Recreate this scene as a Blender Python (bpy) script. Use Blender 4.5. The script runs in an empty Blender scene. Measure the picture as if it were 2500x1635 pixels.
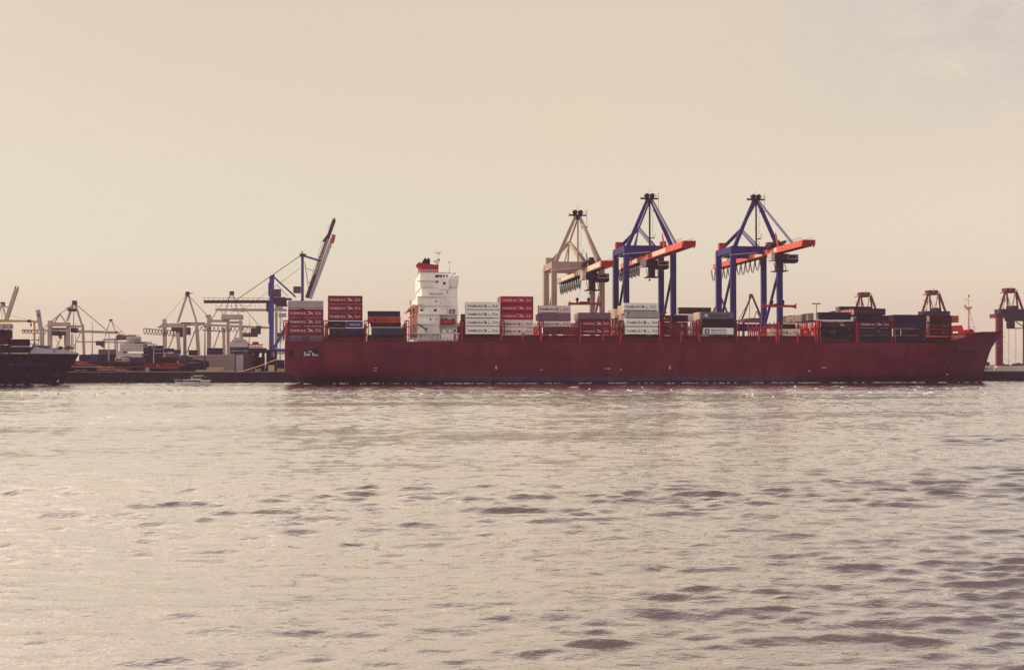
import bpy, bmesh, math, random
import numpy as np
from mathutils import Vector, Matrix

random.seed(7)
SC = bpy.context.scene
COL = SC.collection

# ------------------------------------------------------------------ camera and the quay's own axes
# photograph measured in its own pixels (2500 x 1635); the berth line is turned TH against the view
F, CX, CY = 3000.0, 1250.0, 817.5
CAM_H = 6.9
PITCH = math.atan(71.5 / F)
TH = math.radians(7.5)
OY = 438.0
EV = Vector((math.cos(TH), math.sin(TH), 0))      # along the quay
NV = Vector((-math.sin(TH), math.cos(TH), 0))     # inland
ORG = Vector((0, OY, 0))
QH = 3.9                                          # quay height over the water

cam_d = bpy.data.cameras.new("camera")
cam = bpy.data.objects.new("camera", cam_d)
COL.objects.link(cam)
cam.location = (0, 0, CAM_H)
cam.rotation_euler = (math.radians(90) + PITCH, 0, 0)
cam_d.sensor_width = 36.0
cam_d.lens = 36.0 * F / 2500.0
cam_d.clip_end = 30000
cam_d.clip_start = 0.1
SC.camera = cam


def ray(px, py):
    u = (px - CX) / F
    v = (CY - py) / F
    c, s = math.cos(PITCH), math.sin(PITCH)
    return Vector((u, c - v * s, s + v * c))


def P(px, py, d):
    """point seen at a photo pixel, on the vertical plane d metres inland of the ship's near side -> (s, d, h)"""
    r = ray(px, py)
    o = Vector((0, 0, CAM_H))
    t = (d + ORG.dot(NV) - o.dot(NV)) / r.dot(NV)
    w = o + r * t
    return ((w - ORG).dot(EV), d, w.z)


def S(px, d, py=880):
    return P(px, py, d)[0]


def Hh(py, d, px):
    return P(px, py, d)[2]


def W(s, d, h):
    return ORG + EV * s + NV * d + Vector((0, 0, h))


# ------------------------------------------------------------------ materials
MATS = {}


def mat(name, col, rough=0.55, var=0.18, scale=0.6, metal=0.0, streak=0.0, dirt=None, rnd=0.0, spec=0.12):
    if name in MATS:
        return MATS[name]
    m = bpy.data.materials.new(name)
    m.use_nodes = True
    nt = m.node_tree
    N, L = nt.nodes, nt.links
    b = N["Principled BSDF"]
    b.inputs["Roughness"].default_value = rough
    b.inputs["Metallic"].default_value = metal
    b.inputs["Specular IOR Level"].default_value = spec
    tc = N.new("ShaderNodeTexCoord")
    mp = N.new("ShaderNodeMapping")
    mp.inputs["Scale"].default_value = (1, 1, 0.25 if streak else 1)
    L.new(tc.outputs["Object"], mp.inputs["Vector"])
    no = N.new("ShaderNodeTexNoise")
    no.inputs["Scale"].default_value = scale
    no.inputs["Detail"].default_value = 6
    no.inputs["Roughness"].default_value = 0.65
    L.new(mp.outputs["Vector"], no.inputs["Vector"])
    rp = N.new("ShaderNodeMapRange")
    rp.inputs[1].default_value = 0.3
    rp.inputs[2].default_value = 0.7
    rp.inputs[3].default_value = 1 - var
    rp.inputs[4].default_value = 1 + var
    L.new(no.outputs["Fac"], rp.inputs[0])
    last = rp.outputs[0]
    if rnd:
        oi = N.new("ShaderNodeObjectInfo")
        r2 = N.new("ShaderNodeMapRange")
        r2.inputs[3].default_value = 1 - rnd
        r2.inputs[4].default_value = 1 + rnd
        L.new(oi.outputs["Random"], r2.inputs[0])
        mu = N.new("ShaderNodeMath")
        mu.operation = 'MULTIPLY'
        L.new(last, mu.inputs[0])
        L.new(r2.outputs[0], mu.inputs[1])
        last = mu.outputs[0]
    vm = N.new("ShaderNodeVectorMath")
    vm.operation = 'SCALE'
    vm.inputs[0].default_value = col
    L.new(last, vm.inputs["Scale"])
    outc = vm.outputs[0]
    if dirt:
        n2 = N.new("ShaderNodeTexNoise")
        n2.inputs["Scale"].default_value = scale * 2.3
        n2.inputs["Detail"].default_value = 8
        n2.inputs["Roughness"].default_value = 0.75
        L.new(mp.outputs["Vector"], n2.inputs["Vector"])
        r3 = N.new("ShaderNodeMapRange")
        r3.inputs[1].default_value = 0.56
        r3.inputs[2].default_value = 0.74
        r3.inputs[4].default_value = 0.75
        L.new(n2.outputs["Fac"], r3.inputs[0])
        mx = N.new("ShaderNodeMix")
        mx.data_type = 'RGBA'
        L.new(r3.outputs[0], mx.inputs[0])
        L.new(outc, mx.inputs[6])
        mx.inputs[7].default_value = (*dirt, 1)
        outc = mx.outputs[2]
    L.new(outc, b.inputs["Base Color"])
    MATS[name] = m
    return m


RUST = (0.12, 0.045, 0.03)
GRIME = (0.16, 0.12, 0.10)


# ------------------------------------------------------------------ mesh collector (quay axes: s along, d inland, h up)
class MB:
    def __init__(self):
        self.v, self.f, self.m = [], [], []

    def add(self, vs, fs, mi=0):
        o = len(self.v)
        self.v += [tuple(x) for x in vs]
        for f in fs:
            self.f.append(tuple(i + o for i in f))
            self.m.append(mi)
        return self

    def box(self, s0, s1, d0, d1, h0, h1, mi=0):
        vs = [(s0, d0, h0), (s1, d0, h0), (s1, d1, h0), (s0, d1, h0), (s0, d0, h1), (s1, d0, h1), (s1, d1, h1), (s0, d1, h1)]
        fs = [(0, 3, 2, 1), (4, 5, 6, 7), (0, 1, 5, 4), (1, 2, 6, 5), (2, 3, 7, 6), (3, 0, 4, 7)]
        return self.add(vs, fs, mi)

    def beam(self, p, q, w, t=None, mi=0, w2=None, t2=None):
        """square bar from p to q; w: width across in s (or d when it runs along s), t: the other way"""
        t = w if t is None else t
        w2 = w if w2 is None else w2
        t2 = t if t2 is None else t2
        p, q = Vector(p), Vector(q)
        z = (q - p).normalized()
        ref = Vector((0, 1, 0)) if abs(z.y) < 0.9 else Vector((0, 0, 1))
        a = z.cross(ref).normalized()
        b = a.cross(z).normalized()
        vs = []
        for c, ww, tt in ((p, w, t), (q, w2, t2)):
            for i, j in ((-1, -1), (1, -1), (1, 1), (-1, 1)):
                vs.append(c + a * (i * ww / 2) + b * (j * tt / 2))
        fs = [(3, 2, 1, 0), (4, 5, 6, 7), (0, 1, 5, 4), (1, 2, 6, 5), (2, 3, 7, 6), (3, 0, 4, 7)]
        return self.add(vs, fs, mi)

    def tube(self, p, q, r, n=6, mi=0, r2=None):
        r2 = r if r2 is None else r2
        p, q = Vector(p), Vector(q)
        z = (q - p).normalized()
        ref = Vector((0, 1, 0)) if abs(z.y) < 0.9 else Vector((1, 0, 0))
        a = z.cross(ref).normalized()
        b = z.cross(a).normalized()
        vs = []
        for c, rr in ((p, r), (q, r2)):
            for k in range(n):
                an = 2 * math.pi * k / n
                vs.append(c + a * (rr * math.cos(an)) + b * (rr * math.sin(an)))
        fs = [tuple(range(n))[::-1], tuple(range(n, 2 * n))]
        for k in range(n):
            fs.append((k, (k + 1) % n, n + (k + 1) % n, n + k))
        return self.add(vs, fs, mi)

    def path(self, pts, r, n=5, mi=0):
        for a, b in zip(pts, pts[1:]):
            self.tube(a, b, r, n, mi)
        return self

    def prism(self, pts, d0, d1, mi=0):
        """outline in (s, h), extruded from d0 to d1"""
        n = len(pts)
        ar = sum(pts[i][0] * pts[(i + 1) % n][1] - pts[(i + 1) % n][0] * pts[i][1] for i in range(n))
        if ar < 0:
            pts = pts[::-1]
        vs = [(s, d0, h) for s, h in pts] + [(s, d1, h) for s, h in pts]
        fs = [tuple(range(n)), tuple(range(n, 2 * n))[::-1]]
        for k in range(n):
            fs.append(((k + 1) % n, k, n + k, n + (k + 1) % n))
        return self.add(vs, fs, mi)

    def build(self, name, mats, parent=None, base=None, smooth=False):
        me = bpy.data.meshes.new(name)
        b = Vector(base if base is not None else (parent_base(parent) if parent is not None else (0, 0, 0)))
        me.from_pydata([tuple(Vector(x) - b) for x in self.v], [], self.f)
        if not isinstance(mats, (list, tuple)):
            mats = [mats]
        for m in mats:
            me.materials.append(m)
        me.polygons.foreach_set("material_index", self.m)
        if smooth:
            me.polygons.foreach_set("use_smooth", [True] * len(me.polygons))
        me.update()
        return link(name, me, parent, base)


BASES = {}


def parent_base(o):
    while o is not None:
        if o.name in BASES:
            return BASES[o.name]
        o = o.parent
    return (0, 0, 0)


def link(name, me, parent=None, base=None):
    o = bpy.data.objects.new(name, me)
    COL.objects.link(o)
    if parent is not None:
        o.parent = parent
    else:
        b = base if base is not None else (0, 0, 0)
        o.location = W(*b)
        o.rotation_euler = (0, 0, TH)
        BASES[o.name] = tuple(b)
    return o


def tag(o, label, cat, group=None, kind=None):
    if label:
        o["label"] = label
    if cat:
        o["category"] = cat
    if group:
        o["group"] = group
    if kind:
        o["kind"] = kind
    return o


def thing(name, label, cat, base, group=None):
    o = bpy.data.objects.new(name, None)
    COL.objects.link(o)
    o.empty_display_size = 0.5
    o.location = W(*base)
    o.rotation_euler = (0, 0, TH)
    BASES[o.name] = tuple(base)
    return tag(o, label, cat, group)


# ------------------------------------------------------------------ lettering from the built-in font
_TXT = {}


def text_geo(s):
    """flat outline of a line of text, 1 unit cap height, starting at x = 0 -> (verts, faces, width)"""
    if s in _TXT:
        return _TXT[s]
    cu = bpy.data.curves.new("t", 'FONT')
    cu.body = s
    cu.size = 1.0
    cu.resolution_u = 2
    cu.offset = 0.006
    ob = bpy.data.objects.new("t", cu)
    COL.objects.link(ob)
    dg = bpy.context.evaluated_depsgraph_get()
    dg.update()
    me = bpy.data.meshes.new_from_object(ob.evaluated_get(dg))
    vs = [(v.co.x, v.co.y) for v in me.vertices]
    fs = [tuple(p.vertices) for p in me.polygons]
    bpy.data.objects.remove(ob)
    bpy.data.curves.remove(cu)
    bpy.data.meshes.remove(me)
    if vs:
        x0 = min(v[0] for v in vs)
        x1 = max(v[0] for v in vs)
        # cap height of the built-in font
        vs = [((x - x0) / 0.73, y / 0.73) for x, y in vs]
        w = (x1 - x0) / 0.73
    else:
        w = 0
    _TXT[s] = (vs, fs, w)
    return _TXT[s]


def put_text(mb, s, s0, h0, height, d, width=None, mi=0, flip=False):
    """lettering on a face looking at -d; width None keeps the font's own"""
    vs, fs, w = text_geo(s)
    if not vs:
        return
    kx = height if width is None else width / w
    mb.add([(s0 + x * kx, d, h0 + y * height) for x, y in vs], [f for f in fs], mi)
    return s0 + w * kx


# ------------------------------------------------------------------ render settings
SC.view_settings.view_transform = 'Standard'
SC.view_settings.look = 'None'
SC.view_settings.exposure = 0
SC.view_settings.gamma = 1
SC.render.engine = 'CYCLES'
SC.cycles.max_bounces = 6
SC.cycles.diffuse_bounces = 3
SC.cycles.glossy_bounces = 3
SC.cycles.volume_bounces = 0
SC.cycles.sample_clamp_indirect = 4
SC.cycles.sample_clamp_direct = 0
SC.cycles.use_denoising = True
SC.cycles.denoising_prefilter = 'NONE'
# ------------------------------------------------------------------ sky, sun, haze
SUN_AZ, SUN_EL = math.radians(-62), math.radians(33)      # azimuth from the view direction, to the left
SUN = Vector((math.sin(SUN_AZ) * math.cos(SUN_EL), math.cos(SUN_AZ) * math.cos(SUN_EL), math.sin(SUN_EL)))


def make_world():
    w = bpy.data.worlds.new("World")
    SC.world = w
    w.use_nodes = True
    nt = w.node_tree
    N, L = nt.nodes, nt.links
    N.clear()
    out = N.new("ShaderNodeOutputWorld")
    sky = N.new("ShaderNodeTexSky")
    sky.sky_type = 'NISHITA'
    sky.sun_disc = False
    sky.sun_elevation = SUN_EL
    sky.sun_rotation = SUN_AZ
    sky.dust_density = 1.0
    sky.air_density = 1.2
    bg1 = N.new("ShaderNodeBackground")
    bg1.inputs[1].default_value = 0.05
    L.new(sky.outputs[0], bg1.inputs[0])
    # thin bright haze veil over the whole sky, with its own colours
    tc = N.new("ShaderNodeTexCoord")
    nrm = N.new("ShaderNodeVectorMath")
    nrm.operation = 'NORMALIZE'
    L.new(tc.outputs["Generated"], nrm.inputs[0])
    D = nrm.outputs[0]

    def dot(v):
        n = N.new("ShaderNodeVectorMath")
        n.operation = 'DOT_PRODUCT'
        L.new(D, n.inputs[0])
        n.inputs[1].default_value = v
        return n.outputs["Value"]

    def ramp(x, a, b, c, d, kind='SMOOTHSTEP'):
        n = N.new("ShaderNodeMapRange")
        n.interpolation_type = kind
        n.inputs[1].default_value = a
        n.inputs[2].default_value = b
        n.inputs[3].default_value = c
        n.inputs[4].default_value = d
        L.new(x, n.inputs[0])
        return n.outputs[0]

    def math_(op, a, b):
        n = N.new("ShaderNodeMath")
        n.operation = op
        for i, x in enumerate((a, b)):
            if isinstance(x, (int, float)):
                n.inputs[i].default_value = x
            else:
                L.new(x, n.inputs[i])
        return n.outputs[0]

    def mix(f, a, b, blend='MIX'):
        n = N.new("ShaderNodeMix")
        n.data_type = 'RGBA'
        n.blend_type = blend
        for i, x in ((0, f), (6, a), (7, b)):
            if isinstance(x, (int, float)):
                n.inputs[i].default_value = x
            elif isinstance(x, tuple):
                n.inputs[i].default_value = (*x, 1)
            else:
                L.new(x, n.inputs[i])
        return n.outputs[2]

    sd = dot(SUN)
    el = dot((0, 0, 1))
    lr = ramp(dot((1, 0, 0)), -0.40, 0.40, 0.0, 1.0, 'LINEAR')
    upc = ramp(el, 0.0, 0.21, 0.0, 1.0)
    CREAM = mix(upc, mix(lr, (0.425, 0.372, 0.30), (0.625, 0.505, 0.38)), mix(lr, (0.53, 0.364, 0.155), (0.68, 0.515, 0.30)))
    # towards the top right the veil thins and the sky shows lilac grey
    away = ramp(sd, 0.46, 0.16, 0.0, 1.0)
    up = ramp(el, 0.10, 0.34, 0.0, 1.0)
    col = mix(math_('MULTIPLY', away, up), CREAM, SKY_FAR)
    # wispy clouds in the thinner part
    mp = N.new("ShaderNodeMapping")
    mp.inputs["Scale"].default_value = (4.2, 4.2, 9.5)
    mp.inputs["Rotation"].default_value = (0, math.radians(-6), 0)
    L.new(D, mp.inputs["Vector"])
    no = N.new("ShaderNodeTexNoise")
    no.inputs["Scale"].default_value = 2.6
    no.inputs["Detail"].default_value = 9
    no.inputs["Roughness"].default_value = 0.62
    no.inputs["Distortion"].default_value = 0.5
    L.new(mp.outputs[0], no.inputs["Vector"])
    cl = ramp(no.outputs["Fac"], 0.44, 0.66, 0.0, 1.0)
    dirc = Vector((math.sin(math.radians(21)) * math.cos(math.radians(14.2)), math.cos(math.radians(21)) * math.cos(math.radians(14.2)), math.sin(math.radians(14.2))))
    near = ramp(dot(dirc), math.cos(math.radians(5.5)), math.cos(math.radians(1)), 0.0, 1.0)
    col = mix(math_('MULTIPLY', math_('MULTIPLY', cl, near), 0.8), col, (0.68, 0.52, 0.30))
    # behind the camera an added glow, bright left and dim right, fills near faces
    back = ramp(dot((math.sin(SUN_AZ) * 0.75, 0.66, 0)), 0.35, -0.55, 0.0, 1.0)
    col = mix(back, col, mix(ramp(dot((1, 0, 0)), -0.60, 0.28, 0.0, 1.0), SKY_BACK_FILL, SKY_BACK_R))
    # overhead the veil thins to a deep violet grey
    col = mix(ramp(el, 0.285, 0.66, 0.0, 1.0), col, SKY_TOP)
    # bright aureole round the sun, out of frame to the left
    g = math_("POWER", math_("MAXIMUM", sd, 0.0), 24.0)
    glow = mix(1.0, col, mix(g, (0, 0, 0), AUREOLE), 'ADD')
    # unseen glow added high on the sun's side to brighten the water
    hi = math_('MULTIPLY', ramp(el, 0.285, 0.50, 0.0, 1.0), ramp(dot((math.sin(SUN_AZ * 0.75), math.cos(SUN_AZ * 0.75), 0)), 0.12, 0.95, 0.0, 1.0))
    glow = mix(1.0, glow, mix(hi, (0, 0, 0), HIGH_FILL), 'ADD')
    bg2 = N.new("ShaderNodeBackground")
    bg2.inputs[1].default_value = 1.0
    L.new(glow, bg2.inputs[0])
    add = N.new("ShaderNodeAddShader")
    L.new(bg1.outputs[0], add.inputs[0])
    L.new(bg2.outputs[0], add.inputs[1])
    L.new(add.outputs[0], out.inputs[0])
    w.cycles.sampling_method = 'MANUAL'
    w.cycles.sample_map_resolution = 512


SKY_FAR = (0.45, 0.352, 0.325)
SKY_BACK_FILL = (3.0, 2.66, 2.42)
SKY_BACK_R = (0.12, 0.09, 0.11)
SKY_TOP = (0.25, 0.165, 0.115)
AUREOLE = (3.0, 2.5, 1.9)
HIGH_FILL = (1.08, 0.92, 0.70)
make_world()

sl = bpy.data.lights.new("sun", 'SUN')
sl.energy = 3.6
sl.angle = math.radians(0.53)
sl.color = (1.0, 0.80, 0.58)
so = bpy.data.objects.new("sun", sl)
COL.objects.link(so)
so.rotation_euler = SUN.to_track_quat('Z', 'Y').to_euler()
so.location = (-300, 100, 250)


def make_haze():
    mb = MB()
    me = bpy.data.meshes.new("haze")
    x0, x1, y0, y1, z0, z1 = -1800, 1800, -60, 2600, -4, 130
    vs = [(x0, y0, z0), (x1, y0, z0), (x1, y1, z0), (x0, y1, z0), (x0, y0, z1), (x1, y0, z1), (x1, y1, z1), (x0, y1, z1)]
    fs = [(0, 3, 2, 1), (4, 5, 6, 7), (0, 1, 5, 4), (1, 2, 6, 5), (2, 3, 7, 6), (3, 0, 4, 7)]
    me.from_pydata(vs, [], fs)
    m = bpy.data.materials.new("haze_air")
    m.use_nodes = True
    nt = m.node_tree
    nt.nodes.clear()
    o = nt.nodes.new("ShaderNodeOutputMaterial")
    pv = nt.nodes.new("ShaderNodeVolumePrincipled")
    pv.inputs["Color"].default_value = (*HAZE_COL, 1)
    pv.inputs["Density"].default_value = HAZE_DENS
    pv.inputs["Anisotropy"].default_value = 0.1
    nt.links.new(pv.outputs[0], o.inputs["Volume"])
    m.cycles.homogeneous_volume = True
    me.materials.append(m)
    ob = bpy.data.objects.new("haze", me)
    COL.objects.link(ob)
    ob["kind"] = "stuff"
    tag(ob, "thin mauve haze hanging over the river and the terminal", "haze")


HAZE_COL = (0.74, 0.53, 0.74)
HAZE_DENS = 0.00015
make_haze()
# ------------------------------------------------------------------ water: one sheet, real waves where they can be seen
def make_water():
    rng = np.random.default_rng(29)
    ys = [9.0]
    while ys[-1] < 500:
        z = ys[-1]
        ys.append(z + min(max(z * 0.0038, 0.06), 0.5))
    ys = np.array(ys)
    nc = 1420
    t = np.linspace(-1, 1, nc)
    wid = 48 + ys * 0.72
    X = t[None, :] * wid[:, None]
    Y = np.repeat(ys[:, None], nc, 1)
    dx = 2 * wid / nc
    dy = np.gradient(ys)
    cell = np.maximum(dx, dy)[:, None]
    Z = np.zeros_like(X)
    # patches of livelier and calmer water
    patch = np.zeros_like(X)
    for k in range(14):
        lam = rng.uniform(14, 90)
        a = rng.uniform(-0.9, 0.9) + math.pi / 2
        kx, ky = 2 * math.pi / lam * math.cos(a), 2 * math.pi / lam * math.sin(a)
        patch += np.sin(kx * X * 0.6 + ky * Y + rng.uniform(0, 6.28))
    patch = np.clip(1 + patch * 0.12, 0.45, 1.7)
    tx = np.clip((X / Y + 0.08) / 0.45, 0, 1)
    patch = patch * (0.97 + 0.15 * tx * tx * (3 - 2 * tx))
    GX = np.zeros_like(X); GY = np.zeros_like(X)
    n = 300
    for k in range(n):
        lam = 0.34 * (7 / 0.34) ** rng.random()
        a = math.radians(97) + rng.normal(0, 0.30)
        kk = 2 * math.pi / lam
        kx, ky = kk * math.cos(a), kk * math.sin(a)
        slope = SLOPE * math.sqrt(2 / n) * (0.55 + 1.0 * math.exp(-(math.log(lam / 0.95)) ** 2 / (2 * 0.7 ** 2)))
        if lam > 2.3:
            slope *= (2.3 / lam) ** 1.0
        amp = slope / kk
        fil = np.clip((lam / cell - 2.2) / 2.0, 0, 1)
        ph = kx * X + ky * Y + rng.uniform(0, 6.28)
        Z += fil * amp * (np.sin(ph) + 0.22 * np.sin(2 * ph + 0.9))
        GX += fil * amp * 0.9 * np.cos(ph) * math.cos(a)
        GY += fil * amp * 0.9 * np.cos(ph) * math.sin(a)
    Z *= patch
    # wake swells crossing the river in front of the ships
    for (yc, lam, a, dirx, wd) in ((300, 9.0, 0.34, 0.03, 12), (318, 8.0, 0.16, -0.02, 12), (178, 6.5, 0.10, 0.05, 12), (112, 5.0, 0.05, 0.04, 10), (62, 4.2, 0.06, -0.12, 9), (44, 3.0, 0.05, 0.10, 6), (33, 3.2, 0.10, 0.20, 5)):
        q = Y - yc - dirx * X
        env = np.exp(-(q / wd) ** 2) * (0.55 + 0.45 * np.sin(X / (wd * 2.3) + yc))
        Z += a * env * np.sin(2 * math.pi * q / lam)
    X2 = X + GX * patch
    Y2 = Y + GY * patch
    edge = np.minimum(1, np.minimum((1 - np.abs(t))[None, :] * 25, 1))
    Z *= edge
    nr = len(ys)
    co = np.stack([X2, Y2, Z], -1).reshape(-1, 3)
    idx = np.arange(nr * nc).reshape(nr, nc)
    q = np.stack([idx[:-1, :-1], idx[:-1, 1:], idx[1:, 1:], idx[1:, :-1]], -1).reshape(-1, 4)
    # calm skirt out to the horizon
    bv = []
    bq = []
    base = len(co)
    R = 9000.0
    left = [tuple(co[idx[i, 0]]) for i in (0, nr - 1)]
    right = [tuple(co[idx[i, nc - 1]]) for i in (0, nr - 1)]
    zc = -0.02
    def quad(*p):
        o = base + len(bv)
        bv.extend([(x, y, zc) for x, y in p])
        bq.append((o, o + 1, o + 2, o + 3))
    quad((-R, -400), (R, -400), (R, ys[0]), (-R, ys[0]))
    quad((-R, ys[-1]), (R, ys[-1]), (R, R), (-R, R))
    quad((-R, ys[0]), (-wid[0], ys[0]), (-wid[-1], ys[-1]), (-R, ys[-1]))
    quad((wid[0], ys[0]), (R, ys[0]), (R, ys[-1]), (wid[-1], ys[-1]))
    co = np.vstack([co, np.array(bv)])
    q = np.vstack([q, np.array(bq)])
    me = bpy.data.meshes.new("water")
    me.vertices.add(len(co))
    me.vertices.foreach_set("co", co.astype(np.float32).ravel())
    me.loops.add(len(q) * 4)
    me.loops.foreach_set("vertex_index", q.astype(np.int32).ravel())
    me.polygons.add(len(q))
    me.polygons.foreach_set("loop_start", np.arange(0, len(q) * 4, 4, dtype=np.int32))
    me.polygons.foreach_set("use_smooth", np.ones(len(q), dtype=bool))
    me.update()
    me.validate()
    m = bpy.data.materials.new("river_water")
    m.use_nodes = True
    nt = m.node_tree
    N, L = nt.nodes, nt.links
    N.remove(N["Principled BSDF"])
    dif = N.new("ShaderNodeBsdfDiffuse")
    dif.inputs["Color"].default_value = (*WATER_COL, 1)
    glo = N.new("ShaderNodeBsdfGlossy")
    glo.inputs["Color"].default_value = (1.0, 0.99, 0.955, 1)
    glo.inputs["Roughness"].default_value = WATER_ROUGH
    fre = N.new("ShaderNodeFresnel")
    fre.inputs["IOR"].default_value = WATER_IOR
    fm = N.new("ShaderNodeMapRange")
    fm.inputs[1].default_value = 0.04
    fm.inputs[2].default_value = 0.48
    fm.inputs[3].default_value = 0.40
    fm.inputs[4].default_value = 0.97
    L.new(fre.outputs[0], fm.inputs[0])
    ms = N.new("ShaderNodeMixShader")
    L.new(fm.outputs[0], ms.inputs[0])
    L.new(dif.outputs[0], ms.inputs[1])
    L.new(glo.outputs[0], ms.inputs[2])
    L.new(ms.outputs[0], N["Material Output"].inputs["Surface"])
    tc = N.new("ShaderNodeTexCoord")
    bump_in = None
    for sc, dist, st in (((0.55, 1.0, 1), 0.07, 1.3), ((1.7, 3.0, 1), 0.026, 1.0)):
        mp = N.new("ShaderNodeMapping")
        mp.inputs["Scale"].default_value = sc
        L.new(tc.outputs["Object"], mp.inputs["Vector"])
        no = N.new("ShaderNodeTexNoise")
        no.inputs["Scale"].default_value = 1.6
        no.inputs["Detail"].default_value = 4
        no.inputs["Roughness"].default_value = 0.55
        L.new(mp.outputs[0], no.inputs["Vector"])
        bp = N.new("ShaderNodeBump")
        bp.inputs["Strength"].default_value = 1.0
        bp.inputs["Distance"].default_value = dist * BUMP
        L.new(no.outputs["Fac"], bp.inputs["Height"])
        if bump_in is not None:
            L.new(bump_in, bp.inputs["Normal"])
        bump_in = bp.outputs[0]
    for x in (dif, glo, fre):
        L.new(bump_in, x.inputs["Normal"])
    me.materials.append(m)
    o = bpy.data.objects.new("water", me)
    COL.objects.link(o)
    o["kind"] = "structure"
    o["label"] = "choppy river water, pale and gleaming on one side, dark ripples on the other"
    o["category"] = "water"


SLOPE = 0.169
WATER_COL = (0.07, 0.034, 0.04)
WATER_ROUGH = 0.06
WATER_IOR = 1.45
BUMP = 1.25
make_water()

# ------------------------------------------------------------------ quay and terminal ground
concrete = mat("quay_concrete", (0.035, 0.028, 0.030), 0.85, 0.35, 0.25, streak=1, dirt=(0.02, 0.018, 0.02))
paving = mat("terminal_paving", (0.05, 0.042, 0.042), 0.9, 0.25, 0.05)
kerbm = mat("quay_kerb", (0.42, 0.34, 0.28), 0.85, 0.3, 0.4, dirt=(0.10, 0.08, 0.07))
QD = 45.0      # the quay face, inland of the ship's near side
mb = MB()
mb.box(-1500, 1500, QD, QD + 3.0, -3, QH, 0)
mb.box(-1500, 1500, QD + 0.3, QD + 0.9, QH, QH + 0.22, 1)
for k in range(-60, 60):
    s = k * 8.0
    mb.box(s, s + 0.5, QD - 0.35, QD, 0.6, QH - 0.3, 0)
o = mb.build("quay_wall", [concrete, kerbm], base=(0, QD, 0))
tag(o, "long dark quay wall with a pale kerb, standing out of the river", "quay", kind="structure")
mb = MB()
mb.add([(-4000, QD + 3, QH), (4000, QD + 3, QH), (4000, 7000, QH), (-4000, 7000, QH)], [(0, 1, 2, 3)])
o = mb.build("ground", paving, base=(0, QD, 0))
tag(o, "flat paved ground of the container terminal", "ground", kind="structure")


# white wash and bright glints along the ships' waterlines, drawn as white strips
def make_wash():
    rnd = random.Random(3)
    mb = MB()
    def strip(s, d, L_, w):
        n = 7
        vs = []
        for k in range(n + 1):
            u = k / n
            ww = w * math.sin(math.pi * u) ** 0.6 * (0.6 + 0.8 * rnd.random()) + 0.02
            x = s + L_ * u
            dd = d + 0.5 * math.sin(u * 5 + s)
            z = 0.10 + 0.16 * rnd.random()
            vs += [(x, dd - ww, z), (x, dd + ww * 0.4, z + 0.22 * rnd.random())]
        mb.add(vs, [(2 * k, 2 * k + 2, 2 * k + 3, 2 * k + 1) for k in range(n)])
    for k in range(120):
        px = 560 + rnd.random() * 1850
        strip(S(px, -2, 936), -1.5 - rnd.random() * 7, 0.6 + rnd.random() ** 3 * 4.5, 0.12 + 0.25 * rnd.random())
    for k in range(26):
        px = rnd.random() * 420
        strip(S(px, -12, 940), -12.5 - rnd.random() * 6, 0.5 + rnd.random() ** 2 * 2.5, 0.12 + 0.2 * rnd.random())
    for px, L_ in ((2130, 13), (2150, 7), (2188, 8), (950, 3.5), (1485, 9), (1885, 4), (1668, 6)):
        strip(S(px, -3, 936), -2.6, L_, 0.4)
    # broken crests of a wake far out on the river
    for k in range(150):
        px = 40 + 1050 * rnd.random() if k % 3 else 1100 + 1300 * rnd.random()
        py = 958 + 4 * math.sin(px / 130) + rnd.gauss(0, 3.0 if k % 3 else 7.0)
        z = CAM_H * F / (py - 889)
        w = Vector(((px - CX) / F * z, z, 0)) - ORG
        strip(w.dot(EV), w.dot(NV), 0.3 + rnd.random() ** 3 * 2.4, 0.06 + 0.12 * rnd.random())
    m = mat("wash_glint_white", (0.86, 0.78, 0.68), 0.7, 0.1, 2.0)
    o = mb.build("foam", m, base=(0, 0, 0))
    tag(o, "broken white wash along the ships' waterlines", "foam", kind="stuff")


make_wash()
# ------------------------------------------------------------------ the big red container ship
BEAM = 40.0
def interp(x, xs, ys):
    return float(np.interp(x, xs, ys))

ship = thing("container_ship", "huge dark red container ship with a white deckhouse, moored along the quay", "ship", (S(1250, 0), 20, 0))
S_STERN = S(695, 0)
S_BOW = S(2448, 20, 815)
DK = 14.9


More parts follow.
